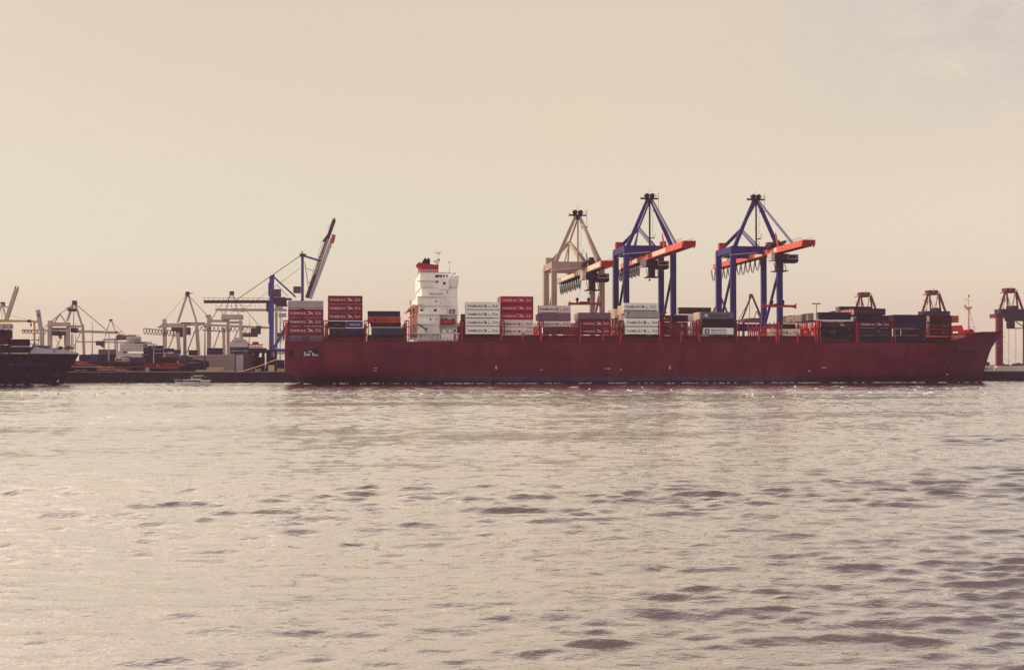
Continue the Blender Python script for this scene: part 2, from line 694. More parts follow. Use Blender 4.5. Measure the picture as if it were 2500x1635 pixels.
def hull_material():
    m = bpy.data.materials.new("ship_hull_paint")
    m.use_nodes = True
    nt = m.node_tree
    N, L = nt.nodes, nt.links
    b = N["Principled BSDF"]
    b.inputs["Roughness"].default_value = 0.6
    b.inputs["Specular IOR Level"].default_value = 0.12
    tc = N.new("ShaderNodeTexCoord")
    sp = N.new("ShaderNodeSeparateXYZ")
    L.new(tc.outputs["Object"], sp.inputs[0])
    mp = N.new("ShaderNodeMapping")
    mp.inputs["Scale"].default_value = (0.22, 0.22, 0.05)
    L.new(tc.outputs["Object"], mp.inputs["Vector"])
    no = N.new("ShaderNodeTexNoise")
    no.inputs["Scale"].default_value = 1.0
    no.inputs["Detail"].default_value = 9
    no.inputs["Roughness"].default_value = 0.7
    L.new(mp.outputs[0], no.inputs["Vector"])
    n2 = N.new("ShaderNodeTexNoise")
    n2.inputs["Scale"].default_value = 0.5
    n2.inputs["Detail"].default_value = 8
    n2.inputs["Roughness"].default_value = 0.7
    L.new(tc.outputs["Object"], n2.inputs["Vector"])
    # band edges wobble a little with wear
    ad = N.new("ShaderNodeMath"); ad.operation = 'MULTIPLY_ADD'
    L.new(n2.outputs["Fac"], ad.inputs[0]); ad.inputs[1].default_value = 0.55
    L.new(sp.outputs["Z"], ad.inputs[2])
    rp = N.new("ShaderNodeValToRGB")
    rp.color_ramp.interpolation = 'LINEAR'
    e = rp.color_ramp.elements
    e[0].position = 0.0; e[0].color = (*HULL_DARK, 1)
    e[1].position = 1.0; e[1].color = (*HULL_RED, 1)
    for pos, c in ((0.118, HULL_DARK), (0.128, HULL_BLUE), (0.285, HULL_BLUE), (0.293, HULL_RED)):
        k = e.new(pos); k.color = (*c, 1)
    mr = N.new("ShaderNodeMapRange")
    mr.inputs[1].default_value = 0; mr.inputs[2].default_value = 10.0
    L.new(ad.outputs[0], mr.inputs[0])
    L.new(mr.outputs[0], rp.inputs[0])
    r2 = N.new("ShaderNodeMapRange")
    r2.inputs[1].default_value = 0.3; r2.inputs[2].default_value = 0.7
    r2.inputs[3].default_value = 0.62; r2.inputs[4].default_value = 1.38
    L.new(no.outputs["Fac"], r2.inputs[0])
    # plates: faint steps of tone
    br = N.new("ShaderNodeTexBrick")
    br.inputs["Scale"].default_value = 1.0
    br.inputs["Brick Width"].default_value = 11.0
    br.inputs["Row Height"].default_value = 2.6
    br.inputs["Mortar Size"].default_value = 0.02
    br.inputs["Color1"].default_value = (0.86, 0.86, 0.86, 1)
    br.inputs["Color2"].default_value = (1.1, 1.1, 1.1, 1)
    br.inputs["Mortar"].default_value = (0.8, 0.8, 0.8, 1)
    cx = N.new("ShaderNodeCombineXYZ")
    L.new(sp.outputs["X"], cx.inputs[0]); L.new(sp.outputs["Z"], cx.inputs[1])
    L.new(cx.outputs[0], br.inputs["Vector"])
    v1 = N.new("ShaderNodeVectorMath"); v1.operation = 'SCALE'
    # the pale boot-top fades to the dark hull colour towards the ship's ends
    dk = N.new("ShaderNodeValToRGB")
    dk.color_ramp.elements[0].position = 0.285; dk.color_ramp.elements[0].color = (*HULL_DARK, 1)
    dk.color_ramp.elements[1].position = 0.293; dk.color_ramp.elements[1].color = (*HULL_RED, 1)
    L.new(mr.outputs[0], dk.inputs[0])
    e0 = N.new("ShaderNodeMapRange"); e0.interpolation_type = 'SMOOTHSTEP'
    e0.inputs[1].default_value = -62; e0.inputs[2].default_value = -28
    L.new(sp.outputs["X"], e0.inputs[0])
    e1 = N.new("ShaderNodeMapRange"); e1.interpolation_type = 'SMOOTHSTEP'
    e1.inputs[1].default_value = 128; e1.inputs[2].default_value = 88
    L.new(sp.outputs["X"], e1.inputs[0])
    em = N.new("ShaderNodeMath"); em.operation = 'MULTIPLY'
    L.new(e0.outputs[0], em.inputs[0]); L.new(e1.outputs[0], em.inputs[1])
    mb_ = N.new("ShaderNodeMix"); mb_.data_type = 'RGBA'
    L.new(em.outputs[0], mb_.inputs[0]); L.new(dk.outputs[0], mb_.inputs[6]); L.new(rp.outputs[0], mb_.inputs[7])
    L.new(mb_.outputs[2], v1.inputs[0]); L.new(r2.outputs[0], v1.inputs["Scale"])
    v2 = N.new("ShaderNodeVectorMath"); v2.operation = 'MULTIPLY'
    L.new(v1.outputs[0], v2.inputs[0]); L.new(br.outputs[0], v2.inputs[1])
    # scuffs of bare primer
    r3 = N.new("ShaderNodeMapRange")
    r3.inputs[1].default_value = 0.70; r3.inputs[2].default_value = 0.78; r3.inputs[4].default_value = 0.6
    L.new(n2.outputs["Fac"], r3.inputs[0])
    mx = N.new("ShaderNodeMix"); mx.data_type = 'RGBA'
    L.new(r3.outputs[0], mx.inputs[0]); L.new(v2.outputs[0], mx.inputs[6])
    mx.inputs[7].default_value = (0.10, 0.05, 0.06, 1)
    L.new(mx.outputs[2], b.inputs["Base Color"])
    return m


HULL_RED = (0.132, 0.013, 0.026)
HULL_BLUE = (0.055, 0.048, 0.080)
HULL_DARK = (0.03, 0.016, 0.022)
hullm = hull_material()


def build_hull():
    mb = MB()
    nst = 110
    # stem and stern outline per level
    stem = [P(2393, 936, 20), P(2396, 925, 20), P(2400, 912, 20), P(2408, 885, 20), P(2419, 850, 20), P(2440, 829, 20), P(2448, 813, 20)]
    sh = [x[2] for x in stem]; ss = [x[0] for x in stem]
    a = P(720, 921, 0); bq = P(695, 909, 0)
    sth = [-2, 0.2, a[2], bq[2], 30]; sts = [S_STERN + 7.0, S_STERN + 4.8, S_STERN + 3.6, S_STERN, S_STERN]
    fc0, fc1 = S(2300, 4), S(2359, 10)
    hf = Hh(812.5, 20, 2440)
    levels = [-2.0, 0.0, 0.9, 1.8, 2.8, 4.3, 6.5, 9.0, 11.5, 13.5, None]
    rows = []
    fr = np.concatenate([np.linspace(0, 0.1, 22), np.linspace(0.12, 0.8, 26), np.linspace(0.81, 1, 62)])
    for lv in levels:
        near, far = [], []
        for f in fr:
            hh = DK if lv is None else lv
            sb = interp(hh, sh, ss); st = interp(hh, sth, sts)
            s = st + f * (sb - st)
            if lv is None:
                hh = interp(s, [fc0, fc1, S_BOW], [DK, hf, hf + 0.6])
                sb = interp(hh, sh, ss)
                s = st + f * (sb - st)
            lt = max(0.0, min(1.0, hh / DK))
            Lb = 92 * (1 - lt) + 46 * lt
            ub = min(1, (sb - s) / Lb)
            g = 1 - (1 - ub) ** (1.9 + 0.9 * lt)
            Ls = 75 * (1 - lt) ** 1.3 + 10 * lt
            us = min(1, (s - st) / Ls)
            m0 = min(0.97, max(0.05, (hh - 0.2) / 5.0))
            gs = m0 + (1 - m0) * (1 - (1 - us) ** 2.2)
            hb = max(0.15, 20 * g * gs)
            near.append((s, 20 - hb, hh)); far.append((s, 20 + hb, hh))
        rows.append((near, far))
    nl = len(levels)
    for side in (0, 1):
        vs = [p for r in rows for p in r[side]]
        fs = []
        for i in range(nl - 1):
            for k in range(nst - 1):
                q = (i * nst + k, i * nst + k + 1, (i + 1) * nst + k + 1, (i + 1) * nst + k)
                fs.append(q if side == 0 else q[::-1])
        mb.add(vs, fs)
    # transom and stem closing strips, decks
    tr = [rows[i][0][0] for i in range(nl)] + [rows[i][1][0] for i in range(nl)]
    mb.add(tr, [(i, i + 1, nl + i + 1, nl + i) for i in range(nl - 1)])
    bw = [rows[i][0][-1] for i in range(nl)] + [rows[i][1][-1] for i in range(nl)]
    mb.add(bw, [(i + 1, i, nl + i, nl + i + 1) for i in range(nl - 1)])
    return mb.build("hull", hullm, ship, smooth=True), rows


hull, ROWS = build_hull()
deckm = mat("deck_red", (0.16, 0.03, 0.03), 0.75, 0.3, 0.4, dirt=GRIME)
redp = mat("ship_red_paint", (0.42, 0.028, 0.032), 0.5, 0.25, 0.8)
darkred = mat("dark_red_hatch_shade", (0.075, 0.018, 0.026), 0.7, 0.3, 0.5)
mb = MB()
top = ROWS[-1]
n = len(top[0])
vs = [(s, d + 0.02, h - (0.9 if h > DK + 0.3 else 0.15)) for s, d, h in top[0]] + [(s, d - 0.02, h - (0.9 if h > DK + 0.3 else 0.15)) for s, d, h in top[1]]
mb.add(vs, [(k, k + 1, n + k + 1, n + k) for k in range(n - 1)])
mb.build("deck", deckm, ship)
# ------------------------------------------------------------------ shipping containers
CC = {
    'red': mat("box_red", (0.19, 0.013, 0.026), 0.55, 0.22, 0.5, streak=1, dirt=(0.09, 0.02, 0.02), rnd=0.12),
    'crimson': mat("box_crimson", (0.32, 0.010, 0.030), 0.5, 0.18, 0.5, streak=1, rnd=0.12),
    'maroon': mat("box_maroon", (0.055, 0.010, 0.014), 0.6, 0.25, 0.5, streak=1, dirt=(0.03, 0.012, 0.014), rnd=0.2),
    'orange': mat("box_orange", (0.46, 0.060, 0.022), 0.55, 0.2, 0.5, streak=1, dirt=(0.2, 0.05, 0.03), rnd=0.15),
    'brown': mat("box_brown", (0.15, 0.025, 0.02), 0.6, 0.25, 0.5, streak=1, dirt=RUST, rnd=0.15),
    'white': mat("box_white", (0.87, 0.85, 0.77), 0.5, 0.10, 0.4, streak=1, dirt=(0.46, 0.38, 0.33), rnd=0.05),
    'cream': mat("box_cream", (0.78, 0.62, 0.46), 0.55, 0.14, 0.5, streak=1, dirt=(0.4, 0.28, 0.2), rnd=0.06),
    'pink': mat("box_pale_rose", (0.78, 0.64, 0.59), 0.5, 0.10, 0.4, streak=1, dirt=(0.40, 0.28, 0.26), rnd=0.05),
    'grey': mat("box_grey", (0.36, 0.335, 0.35), 0.6, 0.14, 0.6, streak=1, dirt=(0.24, 0.18, 0.17), rnd=0.08),
    'mauve': mat("box_mauve_grey", (0.17, 0.10, 0.13), 0.6, 0.16, 0.6, streak=1, dirt=(0.2, 0.1, 0.1), rnd=0.08),
    'navy': mat("box_navy", (0.019, 0.014, 0.042), 0.55, 0.2, 0.6, streak=1, rnd=0.2),
    'blue': mat("box_blue", (0.030, 0.055, 0.21), 0.5, 0.2, 0.6, streak=1, rnd=0.15),
    'slate': mat("box_slate", (0.045, 0.048, 0.075), 0.6, 0.25, 0.6, streak=1, dirt=(0.06, 0.045, 0.05), rnd=0.1),
    'greyblue': mat("box_grey_blue", (0.12, 0.115, 0.165), 0.55, 0.15, 0.6, streak=1, rnd=0.1),
    'dark': mat("box_near_black", (0.016, 0.011, 0.015), 0.6, 0.3, 0.6, streak=1, rnd=0.2),
    'green': mat("box_dark_green", (0.012, 0.020, 0.017), 0.6, 0.3, 0.6, streak=1, rnd=0.2),
    'lime': mat("box_lime", (0.30, 0.32, 0.16), 0.6, 0.2, 0.6, streak=1, rnd=0.1),
}
rodm = mat("door_rods", (0.42, 0.36, 0.33), 0.45, 0.2, 1.0, metal=0.3)
gap_shade = mat("box_gap_shade", (0.02, 0.014, 0.016), 0.8, 0.2)
letw = mat("lettering_white", (0.78, 0.66, 0.64), 0.6, 0.12, 1.5)
letp = mat("lettering_worn_rose", (0.72, 0.50, 0.52), 0.6, 0.25, 1.5)
letd = mat("lettering_dark", (0.03, 0.025, 0.045), 0.6, 0.15, 1.5)
letr = mat("emblem_dark_red", (0.12, 0.012, 0.03), 0.6, 0.15, 1.5)
letm = mat("lettering_faint", (0.10, 0.045, 0.055), 0.6, 0.2, 1.5)
letb = mat("emblem_blue", (0.02, 0.07, 0.25), 0.6, 0.15, 1.5)
letg = mat("lettering_dull_grey", (0.16, 0.14, 0.16), 0.6, 0.15, 1.5)

_MC = {}


def cached(key, fn):
    if key not in _MC:
        _MC[key] = fn()
    return _MC[key]


def raw(mb, name, mats):
    me = bpy.data.meshes.new(name)
    me.from_pydata([tuple(x) for x in mb.v], [], mb.f)
    for m in (mats if isinstance(mats, (list, tuple)) else [mats]):
        me.materials.append(m)
    me.polygons.foreach_set("material_index", mb.m)
    me.update()
    return me


def poly(mb, pts, s0, h0, ks, kh, d, mi=0):
    pts = [(s0 + x * ks, h0 + y * kh) for x, y in pts]
    n = len(pts)
    ar = sum(pts[i][0] * pts[(i + 1) % n][1] - pts[(i + 1) % n][0] * pts[i][1] for i in range(n))
    if ar < 0:
        pts = pts[::-1]
    mb.add([(s, d, h) for s, h in pts], [tuple(range(n))], mi)


GULL = ([(-1, 1.0), (-0.25, 0.78), (0.30, 0.32), (0.72, 0.22), (0.15, 0.10), (-0.35, 0.5)],
        [(-0.78, -0.8), (-0.35, -0.08), (0.25, 0.02), (0.55, -0.22), (1.0, -0.62), (0.45, -0.42), (-0.1, -0.32)])
PENN = ([(-1, 1.0), (-0.02, 0.0), (-0.28, -0.12), (-0.62, -1.0)], [(0.22, -0.38), (0.44, 0.02), (1.0, -0.95)])


def art(style, Lc, H):
    """lettering and emblem meshes for the long side"""
    d = -0.045
    a, e, a2 = MB(), MB(), None
    am, em = letw, letw
    x0 = -Lc / 2
    if style in ('hs_red', 'hs_white', 'hs_faint', 'hs_dim'):
        cap = 0.30 * H
        hb = 0.33 * H
        put_text(a, "H", x0 + 0.055 * Lc, hb, cap * 1.22, d, 0.062 * Lc)
        put_text(a, "AMBURG", x0 + 0.125 * Lc, hb, cap, d, 0.385 * Lc)
        a2 = MB()
        put_text(a2, "S", x0 + 0.775 * Lc, hb, cap * 1.22, d, 0.055 * Lc)
        put_text(a2, "\u00dcD", x0 + 0.84 * Lc, hb, cap, d, 0.10 * Lc)
        for pl in (PENN if style == 'hs_white' else GULL):
            poly(e, pl, x0 + 0.635 * Lc, hb + cap * 0.5, 0.108 * Lc, H * 0.25, d)
        if style == 'hs_white':
            am, em = letd, letr
        elif style == 'hs_red':
            am, em = letp, letw
        elif style == 'hs_dim':
            am, em = letm, letg
        else:
            am, em = letm, letp
    elif style == 'cma':
        put_text(a, "CMA CGM", x0 + 0.30 * Lc, 0.30 * H, 0.22 * H, d, 0.40 * Lc)
        poly(e, [(-1, -0.5), (0.2, 0.2), (1, 0.6), (0, 0.1)], x0 + 0.55 * Lc, 0.72 * H, 0.10 * Lc, 0.12 * H, d)
    elif style == 'maersk':
        put_text(a, "MAERSK", x0 + 0.26 * Lc, 0.27 * H, 0.42 * H, d, 0.60 * Lc)
        star(e, x0 + 0.15 * Lc, 0.5 * H, 0.33 * H, d)
        am, em = letd, letw
    elif style == 'sealand':
        put_text(a, "MAERSK", x0 + 0.26 * Lc, 0.50 * H, 0.30 * H, d, 0.52 * Lc)
        put_text(a, "SEALAND", x0 + 0.26 * Lc, 0.14 * H, 0.24 * H, d, 0.52 * Lc)
        poly(e, [(-1, -1), (1, -1), (1, 1), (-1, 1)], x0 + 0.115 * Lc, 0.48 * H, 0.34 * H, 0.34 * H, d - 0.01, 1)
        star(e, x0 + 0.115 * Lc, 0.48 * H, 0.26 * H, d - 0.03)
        am, em = letd, letw
    elif style == 'fesco':
        put_text(a, "FESCO", x0 + 0.22 * Lc, 0.34 * H, 0.26 * H, d, 0.62 * Lc)
    elif style == 'col':
        put_text(a, "COL", x0 + 0.34 * Lc, 0.34 * H, 0.27 * H, d, 0.32 * Lc)
        am = letg
    elif style == 'cs':
        put_text(a, "CSI", x0 + 0.26 * Lc, 0.32 * H, 0.34 * H, d, 0.18 * Lc)
        am = letg
    elif style == 'hapag':
        put_text(a, "Hapag-Lloyd", x0 + 0.30 * Lc, 0.36 * H, 0.20 * H, d, 0.32 * Lc)
        poly(e, [(-1, -1), (1, -1), (1, 1), (-1, 1)], x0 + 0.22 * Lc, 0.46 * H, 0.032 * Lc, 0.19 * H, d)
        am, em = letr, letr
    elif style == 'china':
        put_text(a, "CHINA SHIPPING", x0 + 0.22 * Lc, 0.30 * H, 0.34 * H, d, 0.55 * Lc)
        am = letd
    elif style == 'bluemark':
        poly(e, [(-1, -1), (-0.2, 0.6), (1, 1), (0.1, 0.2)], x0 + 0.08 * Lc, 0.55 * H, 0.05 * Lc, 0.36 * H, d)
        em = letb
    elif style == 'panel':
        poly(e, [(-1, -1), (1, -1), (1, 1), (-1, 1)], x0 + 0.5 * Lc, 0.5 * H, 0.105 * Lc, 0.26 * H, d)
        em = letm
    elif style == 'vstripe':
        poly(e, [(-1, -1), (1, -1), (1, 1), (-1, 1)], x0 + 0.16 * Lc, 0.42 * H, 0.012 * Lc, 0.4 * H, d)
        em = letw
    elif style == 'bluetext':
        put_text(a, "UASC", x0 + 0.48 * Lc, 0.3 * H, 0.22 * H, d, 0.24 * Lc)
        am = letb
    la = raw(a, "lettering", am) if a.v else None
    le = raw(e, "emblem", [em, letb]) if e.v else None
    l2 = raw(a2, "lettering", am) if a2 is not None else None
    return la, le, l2


def star(mb, s, h, r, d):
    pts = []
    for k in range(14):
        an = math.pi / 2 + math.pi * k / 7
        rr = 1.0 if k % 2 == 0 else 0.38
        pts.append((math.cos(an) * rr, math.sin(an) * rr))
    poly(mb, pts, s, h, r, r, d)


def box_body(Lc, H, col):
    mb = MB()
    Wd = 2.40
    e = 0.07
    # corrugated long sides, flat roof and ends
    n = max(6, int(Lc / 0.56))
    for side, dd in ((0, e), (1, Wd - e)):
        vs, fs = [], []
        for k in range(n + 1):
            for j, (f, dz) in enumerate(((0.0, 0.0), (0.25, 0.045), (0.5, 0.045), (0.75, 0.0))):
                if k == n and j:
                    break
                s = -Lc / 2 + 0.1 + (Lc - 0.2) * (k + f) / n
                y = dd - dz if side == 0 else dd + dz
                vs += [(s, y, 0.12), (s, y, H - 0.1)]
        m = len(vs) // 2
        for k in range(m - 1):
            q = (2 * k, 2 * k + 2, 2 * k + 3, 2 * k + 1)
            fs.append(q if side == 0 else q[::-1])
        mb.add(vs, fs)
    mb.box(-Lc / 2 + 0.06, Lc / 2 - 0.06, e + 0.01, Wd - e - 0.01, 0.1, H - 0.06)
    return raw(mb, "body", CC[col])


def box_frame(Lc, H, col):
    mb = MB()
    Wd = 2.44
    p = 0.16
    for s in (-Lc / 2, Lc / 2 - p):
        for d in (0.0, Wd - p):
            mb.box(s, s + p, d, d + p, 0.0, H)
    for d in (0.0, Wd - 0.1):
        mb.box(-Lc / 2 + p, Lc / 2 - p, d, d + 0.1, H - 0.12, H - 0.01)
        mb.box(-Lc / 2 + p, Lc / 2 - p, d, d + 0.1, 0.02, 0.16, 1)  # bottom rail coloured dark to draw the shadow line between tiers
    for s in (-Lc / 2 + 0.02, Lc / 2 - 0.12):
        mb.box(s, s + 0.1, p, Wd - p, H - 0.14, H - 0.02)
        mb.box(s, s + 0.1, p, Wd - p, 0.02, 0.16)
    return raw(mb, "frame", [CC[col], gap_shade])


def box_door(Lc, H, col, pale):
    """door end facing the stern: two leaves with locking bars and pressed panels, cream on some as painted sunlight"""
    mb = MB()
    s = -Lc / 2
    for a, b in ((0.18, 1.20), (1.24, 2.26)):
        mb.box(s + 0.015, s + 0.055, a, b, 0.18, H - 0.16, 0)
        for k in range(3):
            z0 = 0.30 + k * (H - 0.55) / 3
            z1 = z0 + (H - 0.55) / 3 - 0.2
            mb.box(s - 0.03, s + 0.015, a + 0.1, b - 0.1, z0, z1, 2 if pale else 0)  # cream panels imitate bright squares of sun on the door end
        for x in (a + 0.28, b - 0.28):
            mb.box(s - 0.075, s - 0.03, x - 0.03, x + 0.03, 0.12, H - 0.1, 1)
    return raw(mb, "door", [CC[col], rodm, CC['cream']])


NBOX = 0


def container(s0, s1, d, h0, h1, col, label, style=None, group=None, pale=None, labelprefix=True):
    """one container standing between s0 and s1 on the berth line, near side at d"""
    global NBOX
    Lc = round(abs(s1 - s0) * 10) / 10
    H = max(1.6, round((h1 - h0) * 20) / 20)
    base = ((s0 + s1) / 2, d, h0)
    t = thing("shipping_container", label, "container", base, group)
    pale = (col in ('red', 'orange', 'crimson', 'maroon', 'dark')) if pale is None else pale
    parts = [("body", cached(('b', Lc, H, col), lambda: box_body(Lc, H, col))),
             ("frame", cached(('f', Lc, H, col), lambda: box_frame(Lc, H, col))),
             ("door", cached(('d', Lc, H, col, pale), lambda: box_door(Lc, H, col, pale)))]
    if style:
        la, le, l2 = cached(('a', Lc, H, style), lambda: art(style, Lc, H))
        if la:
            parts.append(("lettering", la))
        if le:
            parts.append(("emblem", le))
        if l2:
            parts.append(("lettering", l2))
    for nm, me in parts:
        o = bpy.data.objects.new(nm, me)
        COL.objects.link(o)
        o.parent = t
    NBOX += 1
    return t


def cpx(x0, x1, yt, yb, d, col, label, style=None, group=None, gap=0.10, pale=None):
    """container from its near side's outline in the photograph"""
    xm = (x0 + x1) / 2
    ym = (yt + yb) / 2
    s0, s1 = S(x0, d, ym), S(x1, d, ym)
    ht, hb = Hh(yt, d, xm), Hh(yb, d, xm)
    return container(s0, s1, d, hb, ht - gap, col, label, style, group, pale)


R0, R1, R2 = 0.6, 3.1, 5.6
ORD = ["topmost", "second down", "third down", "fourth down", "fifth down"]
G_DECK = "containers stacked on the red ship's deck"


def stack(xs, tiers, d, place, group=G_DECK):
    """tiers: (x0, x1, ytop, ybottom, colour, words, style)"""
    for k, (x0, x1, yt, yb, col, words, style) in enumerate(tiers):
        cpx(x0, x1, yt, yb, d, col, "%s, %s of %s" % (words, ORD[k], place), style, group)


# stack at the stern
stack(None, [
    (703.4, 789.3, 733.4, 752.8, 'grey', "plain light grey container", None),
    (703.4, 789.3, 753.4, 774.2, 'red', "red lettered container", 'hs_red'),
    (703.4, 789.3, 774.2, 795.2, 'red', "red lettered container", 'hs_red'),
    (703.4, 789.3, 795.2, 816.6, 'red', "red lettered container", 'hs_red'),
    (703.4, 789.3, 816.9, 834.6, 'greyblue', "grey container with a dark panel", 'panel'),
], R0, "the stack at the stern")
# tall red stack
stack(None, [
    (801, 885, 721.3, 741.3, 'red', "red lettered container", 'hs_red'),
    (801, 885, 741.3, 761.6, 'red', "red lettered container", 'hs_red'),
    (801, 885, 761.6, 782.4, 'red', "red lettered container", 'hs_red'),
], R0, "tall stack second from the stern")
cpx(801, 844.4, 783, 800, R0, 'dark', "short near-black container with dull letters under the tall red stack near the stern", 'col', G_DECK)
cpx(845, 886, 783, 799.5, R0, 'blue', "short bright blue container with slanted white letters, under the tall red stack", 'fesco', G_DECK)
cpx(804, 890, 800, 818.2, R0 - 0.3, 'navy', "plain dark navy container at the foot of the tall red stack near the stern", None, G_DECK)
# stack left of the deckhouse
stack(None, [
    (898, 977, 758.6, 772.0, 'navy', "navy blue container", None),
    (898, 978, 772.0, 789.4, 'orange', "small-lettered orange container", 'hapag'),
    (905, 979, 789.4, 798.4, 'maroon', "thin dark maroon container", None),
], R1, "low stack left of the white deckhouse")
cpx(907, 988, 798.6, 817, R0, 'slate', "slate container with dark letters at the foot of the orange one's stack", 'china', G_DECK)
cpx(907, 986, 817.2, 834.5, R0, 'dark', "near-black container below the slate one, left of the white deckhouse", None, G_DECK)
# white stack right of the deckhouse
stack(None, [
    (1137, 1220.6, 736.6, 756.3, 'white', "white lettered container", 'hs_white'),
    (1137, 1220.6, 756.5, 776.3, 'white', "white lettered container", 'hs_white'),
    (1137, 1220.6, 776.5, 796.4, 'white', "white lettered container", 'hs_white'),
    (1137, 1220.6, 796.6, 816.4, 'white', "white lettered container", 'hs_white'),
], R0, "four-high white stack right of the deckhouse")
for k, (yt, yb, c) in enumerate(((763, 790, 'mauve'), (790, 817, 'maroon'))):
    s0 = S(1126, 10.6)
    container(s0, s0 + 12.2, 10.6, Hh(yb, R0, 1130), Hh(yt, R0, 1130) - 0.1, c, ["mauve grey container peeping out behind the four-high white stack beside the deckhouse", "dark maroon container half hidden behind the foot of the four-high white stack"][k], None, G_DECK)
# tall red and white stack
stack(None, [
    (1222.5, 1302.2, 722.6, 741.9, 'crimson', "bright red lettered container", 'hs_red'),
    (1222.5, 1302.2, 741.9, 761.2, 'crimson', "bright red lettered container", 'hs_red'),
    (1222.5, 1302.2, 761.2, 780.4, 'crimson', "bright red lettered container", 'hs_red'),
    (1222.5, 1302.2, 780.5, 799.4, 'pink', "rosy white lettered container", 'hs_white'),
    (1222.5, 1302.2, 799.5, 817.2, 'pink', "rosy white lettered container", 'hs_white'),
], R1, "tall red and white stack")
# stack under the beige crane's left legs
stack(None, [
    (1315, 1393.6, 745.2, 763.2, 'pink', "rosy white lettered container", 'hs_white'),
    (1315, 1393.6, 763.4, 782.9, 'mauve', "blue-marked mauve container", 'bluemark'),
    (1315, 1393.6, 783.0, 798.0, 'pink', "rosy white lettered container", 'hs_white'),
], R2, "stack before the beige crane's left legs")
cpx(1331, 1413.5, 798, 816.3, R1, 'brown', "rusty orange container low on deck before the beige crane's left legs", 'hapag', G_DECK)
# stack under the beige crane's spreader
stack(None, [
    (1413, 1491.3, 762.3, 779.4, 'mauve', "plain mauve grey container", None),
    (1413, 1491.3, 779.5, 798.5, 'red', "red lettered container", 'hs_red'),
    (1413, 1491.3, 798.6, 816.8, 'red', "red lettered container", 'hs_red'),
], R1, "the stack under the beige crane's red spreader")
# white and grey stack
stack(None, [
    (1522.6, 1605.4, 739.0, 757.7, 'white', "white lettered container", 'hs_white'),
    (1528.0, 1610.4, 757.9, 776.2, 'grey', "blue-marked grey container", 'bluemark'),
    (1526.5, 1610.4, 776.4, 796.9, 'white', "white lettered container", 'hs_white'),
    (1526.5, 1610.4, 797.1, 816.8, 'white', "white lettered container", 'hs_white'),
], R0, "white-grey stack before the first blue crane")
# low red bay between the two blue cranes
for k, (yt, yb, c, st, wd) in enumerate(((768.7, 784.6, 'red', 'hs_faint', "red container with faint letters"), (785, 800, 'brown', None, "short rusty container"), (800.3, 818.3, 'brown', None, "short rusty container"))):
    cpx(1597, 1638.6, yt, yb, R2, c, "%s, %s of the low stack right of the first blue crane" % (wd, ORD[k]), st, G_DECK)
for k, (yt, yb, c, st, wd) in enumerate(((768.9, 785.4, 'dark', None, "short near-black container"), (785.6, 803, 'red', 'hs_faint', "short faintly lettered red container"), (803.2, 820, 'red', 'hs_faint', "short faintly lettered red container"))):
    cpx(1639.6, 1679.6, yt, yb, R2 - 0.5, c, "%s, %s of the low stack under the long maroon box" % (wd, ORD[k]), st, G_DECK)
cpx(1658, 1736.2, 749.6, 766.2, 22.6, 'maroon', "long maroon container standing highest between the two blue cranes", None, G_DECK)
cpx(1650, 1694, 767.0, 785.0, 12.0, 'pink', "pale rose container just below the long maroon one, end lit by the sun", None, G_DECK)
# lettered grey-blue and white stack at the second blue crane
stack(None, [
    (1712, 1791.5, 760.4, 778.8, 'greyblue', "grey-blue container with star and dark letters", 'maersk'),
    (1713, 1792.5, 779.0, 798.9, 'dark', "near-black container", None),
    (1717.5, 1791, 799.1, 817.3, 'white', "star-marked white container", 'sealand'),
], R0, "the stack before the second blue crane")
# half hidden box in the empty bay
cpx(1878, 1953.6, 802, 820.6, R1, 'cream', "cream lettered container half hidden behind red posts, below a short black one", 'hs_white', G_DECK)
cpx(1911, 1942.3, 789.2, 801.8, R2, 'dark', "short black container on top of the half hidden cream one", None, G_DECK)
# long dark bays towards the bow
stack(None, [
    (1999, 2077, 761.5, 780.6, 'navy', "long near-black container", None),
    (2004.5, 2085.5, 784.8, 800.3, 'maroon', "faintly lettered maroon container", 'hs_faint'),
    (2004.5, 2085.5, 800.5, 817.8, 'dark', "grey-lettered black container", 'cs'),
    (2004.5, 2085.5, 818.0, 834.5, 'dark', "plain black container", None),
], R0, "the long dark stack beyond both blue cranes")
s0 = S(2000, R0); s1 = S(2084, R0)
container(s0, s1, R0 + 0.1, Hh(784.6, R0, 2040), Hh(780.8, R0, 2040) + 1.0, 'white', "thin white strip of a container between dark boxes beyond the second blue crane", None, G_DECK)
stack(None, [
    (2085.3, 2125.6, 752.2, 769.0, 'maroon', "short maroon container with faint letters", 'hs_dim'),
    (2091, 2170, 769.2, 782.0, 'dark', "long black container", 'bluetext'),
    (2098, 2175, 782.2, 800.0, 'maroon', "maroon container with rose letters", 'hs_red'),
    (2098, 2175, 800.2, 818.0, 'dark', "black container with faint grey letters", 'hs_dim'),
    (2098, 2175, 818.2, 834.8, 'dark', "plain black container", None),
], R0, "the highest dark stack towards the bow")
cpx(2126.2, 2162, 752.2, 769.0, R0, 'maroon', "short maroon container, right one of two topping the highest dark bow stack", 'hs_dim', G_DECK)
stack(None, [
    (2184, 2262, 767.4, 785.0, 'navy', "dark navy container", None),
    (2184, 2262, 785.2, 801.4, 'navy', "blue-lettered navy container", 'bluetext'),
    (2187, 2262, 801.6, 818.4, 'dark', "white-striped black container", 'vstripe'),
    (2187, 2262, 818.6, 835.0, 'dark', "plain black container", None),
], R0 + 1.2, "the second last stack before the bow")
